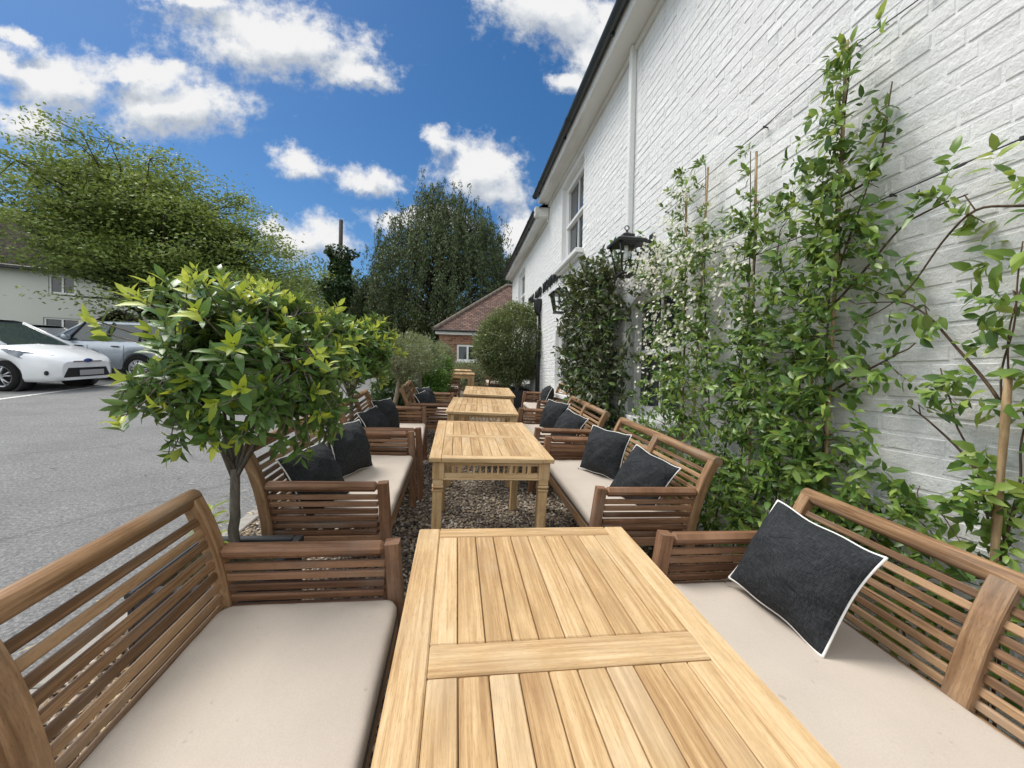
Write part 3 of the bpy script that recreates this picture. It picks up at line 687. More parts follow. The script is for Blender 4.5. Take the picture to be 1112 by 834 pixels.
def make_table(TL=1.10, TW=.712):
    t = thing('dining_table', 'x', 'table', group='pale wooden tables down the middle of the terrace'); H = .75; th = .027
    tp = MB(); bw = .068; ew = .058; cw = .078; z = H - th / 2
    for sg in (-1, 1):
        tp.box((sg * (TW / 2 - bw / 2), 0, z), (bw, TL, th), None, .004)
        tp.box((0, sg * (TL / 2 - ew / 2 - .0), z - .0004), (TW - 2 * bw - .002, ew, th), None, .003)
    tp.box((0, 0, z + .0006), (TW - 2 * bw - .002, cw, th), None, .003)
    n = 10; iw = (TW - 2 * bw) / n
    for sg in (-1, 1):
        a, b = cw / 2 + .002, TL / 2 - ew - .002
        for k in range(n):
            tp.box((-TW / 2 + bw + iw * (k + .5), sg * (a + b) / 2, z - .0008 + random.uniform(-.0006, .0006)), (iw - .0022, b - a, th), None, .0024)
    tp.box((0, 0, H - th - .006), (TW - .06, TL - .06, .012), None, 0, 1)
    tp.build('tabletop', ['pine', 'pine_shadow'], t)
    lx, ly = TW / 2 - .052, TL / 2 - .052
    for sx in (-1, 1):
        for sy in (-1, 1):
            l = MB(); c = (sx * lx, sy * ly)
            l.box((*c, .672), (.066, .066, .105), None, .003); l.box((*c, .602), (.058, .058, .036), None, .003)
            l.box((*c, .575), (.064, .064, .016), None, .004); l.box((*c, .553), (.064, .064, .016), None, .004)
            l.ribbon([(c[1], 0), (c[1], .3), (c[1], .545)], .056, .056, 0, c[0])
            l.build('leg', 'pine', t)
    def apron(length, fixed, axis):
        a = MB(); rot = Matrix.Identity(3) if axis == 0 else Matrix.Rotation(math.pi / 2, 3, 'Z')
        def bx(u, zz, sz, bev=.002): 
            c = Vector((u, 0, zz)); c = rot @ c; c += Vector((0, fixed, 0)) if axis == 0 else Vector((fixed, 0, 0)); a.box(c, sz, rot, bev)
        bx(0, .710, (length, .022, .026)); bx(0, .639, (length, .022, .028)); bx(0, .620, (length + .05, .040, .010), .004)
        m = length / 2
        for u in (-m + .055, m - .055, -m + .085, m - .085): bx(u, .675, (.022, .02, .05))
        if axis == 0:
            for u in (m - .16,): bx(u, .675, (.016, .02, .05))
        nb = int((length - .22) / .034)
        for k in range(nb):
            u = -m + .115 + (length - .23) * (k + .5) / nb; c = rot @ Vector((u, 0, .653)); c += Vector((0, fixed, 0)) if axis == 0 else Vector((fixed, 0, 0))
            a.lathe([(.007, 0), (.007, .006), (.0045, .010), (.0085, .021), (.0045, .032), (.007, .038), (.007, .046)], c, 8)
        a.build('apron', 'pine', t)
    for sg in (-1, 1): apron(2 * lx - .066, sg * (ly + .012), 0); apron(2 * ly - .066, sg * (lx + .012), 1)
    return t
Rz = lambda d: TILT @ Matrix.Rotation(R(d), 3, 'Z')
bench0 = make_bench(); cush0 = make_cushion(); table0 = make_table()
# (front edge x, centre y, faces +X or -X, turn, where it stands)
BENCHES = [
 (-.19, .815, 1, 0, 'hardwood bench nearest the camera on the car park side, no pillow on it'),
 (-.335, 2.655, 1, 0, 'hardwood bench with two dark pillows, directly behind the nearest clipped bay tree'),
 (-.315, 4.02, 1, 2.5, 'hardwood bench with two dark pillows between the second bay tree and the third table'),
 (.00, 5.56, 1, 2, 'reddish bench with two pillows at the foot of the leaning olive tree'),
 (.10, 9.35, 1, 0, 'far small bench with pale cushions beside the round bright green bushes'),
 (.835, .845, -1, 0, 'hardwood bench nearest the camera on the wall side, one big dark pillow on it'),
 (.765, 2.585, -1, 0, 'hardwood bench with two dark pillows in front of the flowering jasmine'),
 (.775, 4.165, -1, -2, 'hardwood bench with two dark pillows in front of the dark leafy climber'),
 (1.215, 6.22, -1, 0, 'short-looking far bench close to the wall with a single dark pillow'),
 (.93, 11.3, -1, 0, 'dim far bench against the red brick outbuilding, behind the round standard tree')]
benches = []
for i, (x, y, s, a, lab) in enumerate(BENCHES):
    x -= .017; y += .045
    rot = Rz(90 * s + a)
    if i == 0: o = bench0; o['label'] = lab; o.matrix_world = Matrix.Translation(on(x, y)) @ rot.to_4x4()
    else: o = copy_tree(bench0, lab, on(x, y), rot)
    mw = Matrix.Translation(on(x, y)) @ rot.to_4x4()
    loc = mw @ Vector((0, .285, .424))
    clab = 'beige canvas cushion lying on the ' + lab.split(',')[0].split(' with ')[0].replace('hardwood ', '')
    clab = ['plain beige cushion on the nearest bench of the car park side', 'beige cushion on the bench behind the nearest bay tree', 'beige cushion on the bench beside the third table, car park side',
            'beige cushion on the reddish bench by the leaning olive', 'pale cushion on the far small bench beside the round bushes', 'beige cushion under the single big pillow on the nearest wall-side bench',
            'beige cushion on the bench in front of the flowering jasmine', 'beige cushion on the bench in front of the dark climber', 'pale cushion on the far wall-side bench with a single pillow', 'dim cushion on the bench against the brick outbuilding'][i]
    if i == 0: c = cush0; c['label'] = clab
    else: c = copy_tree(cush0, clab, loc, rot)
    c.matrix_world = Matrix.Translation(loc) @ rot.to_4x4()
    tag(c, clab, 'cushion', 'beige seat cushions'); benches.append(mw)
TABLES = [(.243, .745, 0, 'large pale table filling the foreground, two boards of planks and a cross board'), (.218, 2.685, 0, 'second pale table, its carved apron and legs standing clear on the gravel'),
          (.295, 4.25, -3.5, 'third pale table, a little skewed, between the pillow benches'), (.49, 5.74, -3, 'fourth pale table in line, just before the dark planter of the round tree')]
for i, (x, y, a, lab) in enumerate(TABLES):
    x -= .02; y += .052
    if i == 0: table0['label'] = lab; table0.matrix_world = Matrix.Translation(on(x, y)) @ Rz(a).to_4x4()
    else: copy_tree(table0, lab, on(x, y), Rz(a))
def bar_table(loc, lab):
    t = thing('square_table', lab, 'table', loc, Rz(0), 'small square tables at the far end'); s = .64
    m = MB()
    for k in range(6): m.box((-s / 2 + s / 12 + k * s / 6, 0, .735), (s / 6 - .004, s, .03), None, .003)
    m.box((0, 0, .71), (s - .05, s - .05, .02)); m.build('tabletop', 'pine', t)
    for sx in (-1, 1):
        for sy in (-1, 1):
            l = MB(); l.box((sx * (s / 2 - .05), sy * (s / 2 - .05), .35), (.075, .075, .70), None, .004); l.build('leg', 'pine', t)
    a = MB()
    for sg in (-1, 1): a.box((0, sg * (s / 2 - .03), .665), (s - .16, .025, .07)); a.box((sg * (s / 2 - .03), 0, .665), (.025, s - .16, .07))
    a.build('apron', 'pine', t)
bar_table(on(.14, 9.95), 'small square table standing on open gravel, nearer of two at the far end')
bar_table(on(.12, 11.6), 'small square table just visible behind another square table')
# pillows: bench, along the bench, out from the back, turn, tilt, roll
PROTO = [make_pillow(.44, .25, 3)]
PILL = [(5, -.335, .375, .222, 60, 8, -5, 'large charcoal pillow with white piping leaning on the nearest wall-side bench'),
        (1, -.42, .42, .18, 60, -24, 6, 'dark pillow slumped into the near corner of the bench behind the bay tree'), (1, .10, .38, .215, 66, -26, 0, 'upright dark pillow in the middle of the bench behind the bay tree'),
        (2, -.36, .42, .18, 60, -22, 6, 'dark pillow, nearer of a pair on the bench by the third table'), (2, .04, .38, .21, 66, -26, 0, 'dark pillow, farther of a pair on the bench by the third table'),
        (3, -.40, .40, .18, 58, -24, 5, 'low dark pillow behind the arm of the reddish bench by the olive'), (3, -.0, .40, .20, 60, -30, 0, 'blue-grey pillow standing behind a low one on the reddish bench'),
        (6, -.17, .36, .215, 66, 30, 0, 'tall dark pillow upright on the bench before the flowering jasmine'), (6, .32, .42, .175, 56, 26, -10, 'dark pillow slumped by the near arm of the bench before the jasmine'),
        (7, -.18, .36, .215, 66, 30, 0, 'dark pillow upright on the bench before the dark climber'), (7, .30, .41, .175, 56, 26, -8, 'dark pillow near the arm of the bench before the dark climber'),
        (8, -.30, .37, .21, 64, -10, 0, 'single dark pillow on the far wall-side bench')]
for i, (bi, u, v, h, tilt, turn, roll, lab) in enumerate(PILL):
    rot = Matrix.Rotation(R(turn), 4, 'Z') @ Matrix.Rotation(R(tilt), 4, 'X') @ Matrix.Rotation(R(roll), 4, 'Z')
    mw = benches[bi] @ Matrix.Translation((u, v, h + .42)) @ rot
    if i == 0: o = PROTO[0]
    else: o = copy_tree(PROTO[0], lab, (0, 0, 0))
    o.matrix_world = mw @ Matrix.Scale(.83 if i in (0,) else .80, 4); tag(o, lab, 'pillow', 'charcoal pillows with white piping')

# ------------------------------------------------------------------ wall lanterns
def lantern(y, h, lab):
    L = thing('wall_lantern', lab, 'lantern', (XW, y, ZC + h), None, 'black lanterns on the pub wall')
    b = MB(); b.box((-.012, 0, -.02), (.02, .09, .44), None, .003); b.box((-.15, 0, .125), (.27, .03, .03), None, .004); b.box((-.15, 0, .075), (.26, .02, .02), None, .003); b.build('bracket', 'black_metal', L)
    cx = -.275; f = MB(); t, bt, z1, z0 = .118, .068, .07, -.205
    f.box((cx, 0, .082), (.29, .29, .028), None, .004); f.box((cx, 0, -.215), (.165, .165, .022), None, .004)
    for sx in (-1, 1):
        for sy in (-1, 1): f.tube([(cx + sx * t, sy * t, z1), (cx + sx * bt, sy * bt, z0)], .008, 6)
    f.build('frame', 'black_metal', L)
    r = MB(); ph = [(.145, .096), (.09, .13), (.06, .142)]
    for (a, za), (bq, zb) in zip(ph, ph[1:]):
        for k in range(4):
            c = [(-1, -1), (1, -1), (1, 1), (-1, 1)]; p, q = c[k], c[(k + 1) % 4]
            r.add([(cx + a * p[0], a * p[1], za), (cx + a * q[0], a * q[1], za), (cx + bq * q[0], bq * q[1], zb), (cx + bq * p[0], bq * p[1], zb)], [[0, 1, 2, 3]])
    r.box((cx, 0, .155), (.115, .115, .03), None, .004); r.lathe([(.05, .17), (.035, .185), (.012, .195), (.012, .215), (0, .218)], (cx, 0, 0), 10)
    r.tube([(cx + .022 * math.cos(k), 0, .238 + .022 * math.sin(k)) for k in np.linspace(0, 6.283, 13)], .005, 6, cap=False); r.build('roof', 'black_metal', L)
    g = MB()
    for k in range(4):
        c = [(-1, -1), (1, -1), (1, 1), (-1, 1)]; p, q = c[k], c[(k + 1) % 4]; e = .97
        g.add([(cx + e * t * p[0], e * t * p[1], z1), (cx + e * t * q[0], e * t * q[1], z1), (cx + e * bt * q[0], e * bt * q[1], z0), (cx + e * bt * p[0], e * bt * p[1], z0)], [[0, 1, 2, 3]])
    g.build('glass', 'lamp_glass', L)
    bl = MB(); bl.lathe([(.0, .062), (.02, .06), (.02, .02), (.014, .015), (.024, -.02), (.028, -.05), (.018, -.078), (0, -.084)], (cx, 0, .01), 10); bl.build('bulb', 'white_trim', L)
lantern(3.55, 1.22, 'black glass lantern nearest the camera, tangled in white jasmine flowers')
lantern(6.0, 1.245, 'black glass lantern farther along the wall, clear of leaves')

# ------------------------------------------------------------------ planters
def planter(x, y, sx, sy, h, lab, rot=0, parent=None):
    p = thing('square_planter', lab, 'planter', on(x, y), Rz(rot), 'dark planters on the terrace'); m = MB()
    t = .022
    for sg in (-1, 1): m.box((sg * (sx / 2 - t / 2), 0, h / 2), (t, sy, h), None, .004); m.box((0, sg * (sy / 2 - t / 2), h / 2), (sx - 2 * t, t, h), None, .004)
    for sg in (-1, 1): m.box((sg * (sx / 2 - .012), 0, h - .012), (.036, sy + .012, .03), None, .005); m.box((0, sg * (sy / 2 - .012), h - .0125), (sx - .07, .036, .03), None, .005)
    m.box((0, 0, .02), (sx - .05, sy - .05, .04)); m.build('body', 'planter', p)
    n = 9; V = [((-.5 + i / n) * (sx - 2 * t), (-.5 + j / n) * (sy - 2 * t), h - .035 + random.uniform(-.010, .014)) for j in range(n + 1) for i in range(n + 1)]
    s = MB(); s.add(V, [[j * (n + 1) + i, j * (n + 1) + i + 1, (j + 1) * (n + 1) + i + 1, (j + 1) * (n + 1) + i] for j in range(n) for i in range(n)], None, 0, True); s.build('soil', 'soil', p)
planter(-.94, 1.755, .44, .40, .43, 'dark planter behind the nearest bench, moss round the bay trunk')
planter(-1.16, 3.72, .44, .44, .36, 'dark planter of the second bay tree')
planter(-.93, 5.02, .40, .40, .36, 'dark planter under the leaning olive tree')
planter(-.72, 7.05, .5, .5, .45, 'dark planter under the thick-trunked olive')
planter(1.56, 9.35, .46, .46, .44, 'dark blue-black planter holding the round standard tree')
planter(1.30, 10.25, .95, .40, .42, 'long low dark planter past the round tree')
planter(-.22, 10.6, .5, .5, .62, 'tall dark planter before the brick outbuilding')

# ------------------------------------------------------------------ clipped trees in the planters
def trunk_tree(name, lab, cat, x, y, h0, top, r0, r1, bark_m, lean=(0, 0), group=None, wob=.01):
    o = thing(name, lab, cat, on(x, y, h0), None, group)
    path = [(lean[0] * t + random.uniform(-wob, wob) * .45 * (0 < t < 1), lean[1] * t + random.uniform(-wob, wob) * .45 * (0 < t < 1), top * t) for t in np.linspace(0, 1, 8)]
    m = MB(); m.tube([(path[0][0], path[0][1], -.04)] + path, [r0 * 1.25] + list(np.linspace(r0, r1, 8)), 10); return o, m, Vector(path[-1])
def bay_tree(x, y, h0, top, cr, lab, ntips=330, leafL=.092, seed=0, off=(0, 0, .42)):
    rng = np.random.default_rng(seed); o, m, tip = trunk_tree('bay_tree', lab, 'tree', x, y, h0, top, .022, .018, 'bark_grey', group='clipped bay trees in planters')
    c = np.array((tip.x + off[0], tip.y + off[1], tip.z + off[2])); cr = np.array(cr)
    P, D, N, MI, LL = [], [], [], [], []
    def rosette(p, d, n, L, new, spread):
        d = d / np.linalg.norm(d); a = np.cross(d, (.3, .2, .9)); a /= np.linalg.norm(a); b = np.cross(d, a)
        for k in range(n):
            t = k * 2.4 + rng.uniform(-.3, .3); r = (math.cos(t) * a + math.sin(t) * b); f = k / n
            dd = d * (1.15 - spread * (1 - f)) + r * (.35 + .75 * (1 - f)); P.append(p - d * .035 * (1 - f) * 2); D.append(dd); N.append(d + .15 * rng.normal(size=3)); LL.append(L * (.62 + .5 * (1 - f)) * rng.uniform(.65, 1.25)); MI.append(1 if new and f > .25 else (1 if rng.uniform() < .03 else 0))
    limbs = [rng.normal(size=3) for _ in range(11)]; limb_end = []
    for l in limbs:
        l = l / np.linalg.norm(l); l[2] = abs(l[2]) * .8 + .12; e = c + l * cr * .55; mid = (np.array(tip) + e) / 2 + rng.normal(size=3) * .03
        m.tube([np.array(tip) - (0, 0, rng.uniform(0, .06)), mid, e], [.0095, .0065, .004], 6); limb_end.append(e)
    for k in range(ntips):
        d = rng.normal(size=3); d /= np.linalg.norm(d); d[2] = d[2] if d[2] > -.75 else -d[2]
        lump = 1 + .16 * math.sin(4 * d[0] + 2.3 * d[2] + seed) + .13 * math.sin(5 * d[1] - 3 * d[2] + 1 + seed); rad = rng.uniform(.70, 1.0) if k % 3 else rng.uniform(.35, .75)
        p = c + d * cr * rad * lump
        le = min(limb_end, key=lambda q: np.linalg.norm(q - p)); outward = d + np.array((0, 0, .55 if d[2] > -.2 else .1)) + rng.normal(size=3) * .22
        m.tube([le, (le + p) / 2 + rng.normal(size=3) * .025, p], [.004, .003, .002], 4, cap=False)
        new = rad > .78 and (d[2] > .05 and rng.uniform() < .62 or rng.uniform() < .22)
        rosette(p, outward, int(rng.integers(7, 12)), leafL, new, .5)
        for q in range(2):                       # older leaves down the twig
            pp = p + (le - p) * rng.uniform(.12, .45); rosette(pp, outward + rng.normal(size=3) * .4, 4, leafL * 1.05, False, .9)
    for k in range(9):                           # stray long shoots
        d = rng.normal(size=3); d /= np.linalg.norm(d); d[2] = abs(d[2]) * .7 + .05; p0 = c + d * cr * .8; p = c + d * cr * rng.uniform(1.12, 1.32)
        m.tube([p0, p], [.004, .002], 4, cap=False); rosette(p, d + np.array((0, 0, .3)), 9, leafL * .95, True, .4)
    if seed == 1:
        for e in ((-.50, .0, .33), (-.56, .02, -.20)):
            p0 = c + np.array(e) * .6; p = c + np.array(e); m.tube([p0, p], [.005, .003], 5); rosette(p, np.array((-.4, 0, .8)), 11, leafL * 1.05, True, .4)
    m.build('trunk', 'bark_grey', o)
    P, D, N = np.array(P), np.array(D), np.array(N)
    leaf_mesh('crown', P, D, N, np.array(LL), np.array(LL) * RN.uniform(.34, .47, len(LL)), ['bay_dark', 'bay_new'], o, RN.uniform(.02, .55, len(LL)), LEAF8, MI); return o
bay_tree(-.955, 1.83, .40, .38, (.47, .45, .44), 'clipped bay tree nearest the camera, big glossy leaves and yellow-green tips', 430, .072, 1, (.085, 0, .42))
bay_tree(-.96, 3.74, .33, .52, (.50, .48, .42), 'second bay tree, half hidden behind the nearest bay', 260, .088, 2, (-.03, 0, .40))
# sapling beside the near trunk
s = thing('sapling', 'thin leafy sapling beside the trunk of the nearest bay', 'plant', on(-1.03, 1.80, .40)); m = MB()
m.tube([(0, 0, -.02), (-.01, .01, .10), (-.005, 0, .21)], [.005, .004, .003], 6); m.build('stem', 'twig', s); P, D = [], []
for k in range(17):
    t = k * 2.4; z = .06 + .155 * k / 17; P.append((-.008, .004, z)); D.append((math.cos(t), math.sin(t), .25 + .5 * k / 17))
leaf_mesh('leaves', P, D, np.tile((0, 0, 1.), (17, 1)), .085, .030, ['bay_new'], s, .3)

def ball_crown(name, lab, cat, x, y, h0, top, cr, n, L, Wd, lm, bark_m, r0, lean=(0, 0), off=(0, 0, .3), seed=0, group=None, lump=.13, shell=.62, upright=.4, fork=False, shoots=0):
    rng = np.random.default_rng(seed); o, m, tip = trunk_tree(name, lab, cat, x, y, h0, top, r0, r0 * .75, bark_m, lean, group)
    c = np.array(tip) + np.array(off); cr = np.array(cr)
    if fork: m.tube([(.02, 0, .02), (.10, -.02, .25), (.26, .0, top * .95), tuple(c + (.3, 0, -.05))], [r0 * .6, r0 * .5, r0 * .45, r0 * .25], 8)
    nb = 70 if max(cr) > .2 else 18; B = rng.normal(size=(nb, 3)); B = norm_rows(B) * rng.uniform(.55, .93, (nb, 1)); ends = c + B * cr
    for e in ends: m.tube([np.array(tip), (np.array(tip) + e) / 2 + rng.normal(size=3) * .05 * max(cr), e], [r0 * .35, r0 * .2, r0 * .06], 5, cap=False)
    m.build('trunk', bark_m, o)
    # leaves sit in many small sprays so the outline is uneven
    sp = norm_rows(rng.normal(size=(n // 14, 3))); rad = 1 - (1 - shell) * rng.uniform(0, 1, len(sp)) ** 1.6
    lmp = 1 + lump * np.sin(3.7 * sp[:, 0] + 2.1 * sp[:, 2] + seed) + lump * np.sin(4.3 * sp[:, 1] - 3.1 * sp[:, 2] + 2 * seed) + rng.normal(0, .035, len(sp))
    S = c + sp * cr * (rad * lmp)[:, None]
    P = np.repeat(S, 14, 0) + rng.normal(0, .055 * max(cr) ** .5, (len(S) * 14, 3)); D = np.repeat(sp, 14, 0) + rng.normal(0, .65, P.shape); D[:, 2] += upright
    if shoots:
        k = rng.choice(len(S), shoots); q = np.repeat(S[k], 12, 0); u = np.tile(np.linspace(0, 1, 12), shoots)[:, None]; dirs = np.repeat(sp[k] * .4 + np.array((0, 0, .8)), 12, 0)
        P = np.vstack([P, q + dirs * u * .22]); D = np.vstack([D, dirs + rng.normal(0, .5, dirs.shape)])
    N = np.tile((0, 0, 1.), (len(P), 1)) * .6 + norm_rows(P - c) * .6 + rng.normal(0, .45, P.shape)
    f = rng.uniform(.7, 1.25, len(P)); leaf_mesh('crown', P, D, N, L * f, Wd * f, [lm], o, .1, LEAF4 if L < .07 else LEAF8); return o
ball_crown('olive_tree', 'olive tree with a smooth leaning pale trunk and silvery crown', 'tree', -.80, 5.0, .33, .62, (.30, .30, .27), 5200, .045, .011, 'olive', 'bark_pale', .036, (.10, 0), (.05, 0, .25), 5, 'olive trees', shoots=14)
ball_crown('olive_tree', 'thick grey-trunked olive with a greyer crown, behind the leaning one', 'tree', -.68, 7.05, .42, .48, (.36, .36, .28), 5200, .05, .012, 'olive', 'bark_grey', .095, (.0, 0), (.06, 0, .30), 6, 'olive trees', shoots=10)
ball_crown('olive_tree', 'small round olive nearest the brick outbuilding window', 'tree', -.36, 10.2, .4, .45, (.34, .34, .34), 4200, .05, .014, 'olive', 'bark_pale', .04, (0, 0), (0, 0, .30), 7, 'olive trees', shoots=10)
ball_crown('box_bush', 'bright green clipped round bush by the thick olive trunk', 'bush', -.56, 7.75, 0, .30, (.36, .36, .48), 14000, .04, .022, 'ball', 'bark_dark', .03, (0, 0), (0, 0, .30), 8, 'clipped round bushes', .05)
ball_crown('box_bush', 'bright green clipped bush, the one just behind another', 'bush', -.48, 8.7, 0, .38, (.40, .40, .50), 12000, .04, .022, 'ball', 'bark_dark', .03, (0, 0), (0, 0, .40), 9, 'clipped round bushes', .05)
ball_crown('dark_shrub', 'dark shrub filling the gap behind the leaning olive trunk', 'bush', -.95, 6.3, 0, .3, (.30, .4, .42), 7000, .05, .026, 'ivy', 'bark_dark', .03, (0, 0), (0, 0, .20), 10)
ball_crown('standard_tree', 'round-headed evergreen standard tree in the dark planter by the wall', 'tree', 1.50, 9.3, .40, .72, (.98, .85, .86), 40000, .062, .024, 'oak_std', 'bark_grey', .05, (-.04, 0), (-.0, 0, .42), 12, None, .06, .72, .2, True)
ball_crown('grey_shrub', 'grey-green shrub under the outbuilding window', 'bush', .55, 13.2, 0, .3, (.85, .5, .45), 6000, .06, .022, 'olive', 'bark_dark', .03, (0, 0), (0, 0, .20), 14)
ball_crown('grey_shrub', 'small silvery shrub rising behind the long low planter', 'bush', 1.45, 10.4, .3, .2, (.42, .35, .36), 3600, .05, .018, 'olive', 'bark_dark', .02, (0, 0), (0, 0, .2), 15)
# ------------------------------------------------------------------ climbers on the wall (y along the wall, z from camera height, half sizes)
TALL = [(1.53,1.32,.12,.15),(1.62,1.17,.19,.13),(1.47,.94,.16,.16),(1.64,.89,.19,.17),(1.73,.75,.24,.21),(1.6,.53,.23,.2),(1.76,.36,.33,.22),(1.54,.19,.16,.19),(1.87,.07,.34,.25),(1.69,-.17,.28,.23),(1.57,-.33,.2,.2),(1.91,-.4,.39,.23),(1.48,-.48,.22,.15),(1.34,-.56,.17,.11),(1.84,-.64,.36,.2),(1.55,-.68,.18,.13),(1.18,-.53,.16,.09),(1.08,-.41,.1,.1),(1.35,.06,.12,.08),(1.98,-.15,.25,.25)]
FLOW = [(2.79,1.34,.2,.33),(2.83,.93,.41,.3),(2.45,.94,.22,.23),(2.3,.68,.37,.27),(2.88,.52,.34,.35),(2.38,.36,.46,.35),(2.08,.07,.39,.28),(2.98,-.03,.40,.36),(2.45,-.18,.56,.35),(2.82,-.58,.55,.33),(2.16,-.56,.45,.26),(3.36,-.38,.39,.24),(2.06,.89,.2,.19),(2.28,-.81,.5,.15),(3.43,.97,.23,.12),(2.56,.08,.44,.4)]
RIGHT = [(1.0,.14,.05,.09),(1.01,-.01,.06,.09),(1.03,-.15,.07,.09),(.96,-.3,.05,.13),(.99,.47,.08,.07),(1.08,.63,.11,.06),(1.15,.7,.08,.05),(.97,.34,.06,.07),(1.2,.3,.08,.05),(1.1,.19,.06,.06),(1.25,-.07,.05,.06),(1.13,-.08,.07,.06),(1.01,-.43,.09,.09),(.95,-.53,.04,.06),(1.06,.06,.05,.04),(.80,.55,.12,.10),(.75,-.1,.10,.2)]
DARK = [(4.68,1.17,1.0,.21),(5.0,.87,.98,.44),(4.3,.7,.45,.38),(4.75,.29,.95,.47),(4.93,-.19,.92,.37),(4.27,-.1,.43,.37),(4.6,-.56,.85,.34),(5.54,1.23,.38,.24),(5.04,1.38,.52,.13),(4.17,1.13,.25,.1),(5.5,.3,.3,.5)]
SPRIG = [(3.38,1.06,.16,.13),(3.2,1.02,.2,.14),(3.26,.91,.28,.10),(3.6,1.36,.16,.06)]
T_ST = [[(1.65,-1.2),(1.65,-.9),(1.64,-.16),(1.64,.38),(1.61,.91),(1.58,1.28),(1.57,1.53)],[(1.70,-1.2),(1.76,-.91),(1.74,-.27),(1.81,.17),(1.72,.68),(1.66,1.02)],[(1.64,.34),(1.49,.48),(1.34,.65),(1.2,.68),(1.13,.68)],[(1.61,.89),(1.47,.88),(1.42,1.0),(1.39,1.27)],[(1.64,-.07),(1.44,.06),(1.32,.12),(1.27,.16)],[(1.66,-1.0),(1.59,-.79),(1.38,-.59),(1.22,-.51),(1.09,-.42)],[(1.85,-1.2),(1.94,-.94),(1.87,-.29),(2.05,.13),(2.0,.61)],[(1.6,.5),(1.52,.72),(1.44,.98)],[(1.66,.3),(1.85,.5),(1.95,.72)]]
R_ST = [[(1.03,-1.25),(1.03,-.61),(1.02,-.31),(1.04,-.04),(1.02,.24),(1.0,.47)],[(1.01,-1.2),(1.02,-.56),(1.09,-.27),(1.16,-.11),(1.2,.06)],[(1.03,-.04),(1.12,.07),(1.24,.26),(1.32,.34),(1.52,.36)],[(.80,.52),(1.0,.58),(1.12,.63),(1.23,.52),(1.32,.36),(1.48,.29)],[(1.0,-.43),(1.11,-.27),(1.23,-.14),(1.3,-.09)],[(1.05,-1.2),(1.02,-.56),(.99,-.31),(.98,-.15),(.92,.1)],[(1.04,-.62),(.99,-.43),(.97,-.3),(.90,-.1)],[(1.0,-1.0),(1.05,-.5),(1.0,-.2),(1.03,.1),(.98,.4)]]
F_ST = [[(2.81,-1.32),(2.82,-.28),(2.83,.6),(2.88,1.64)],[(2.5,-1.18),(2.49,-.25),(2.6,.56),(2.62,1.58)],[(2.23,-1.2),(2.15,-.21),(2.15,.48),(2.18,1.43)],[(2.91,-1.13),(3.02,-.24),(3.1,.54),(3.22,1.0)],[(2.41,-1.2),(2.27,-.1),(2.12,.47),(2.1,1.05)]]
D_ST = [[(4.59,-1.1),(4.75,.36),(4.87,1.34)],[(5.09,-1.0),(5.32,.39),(5.46,1.35)],[(4.3,-1.0),(4.3,.0),(4.2,1.0)]]
def wall_z(z): return ZC + z
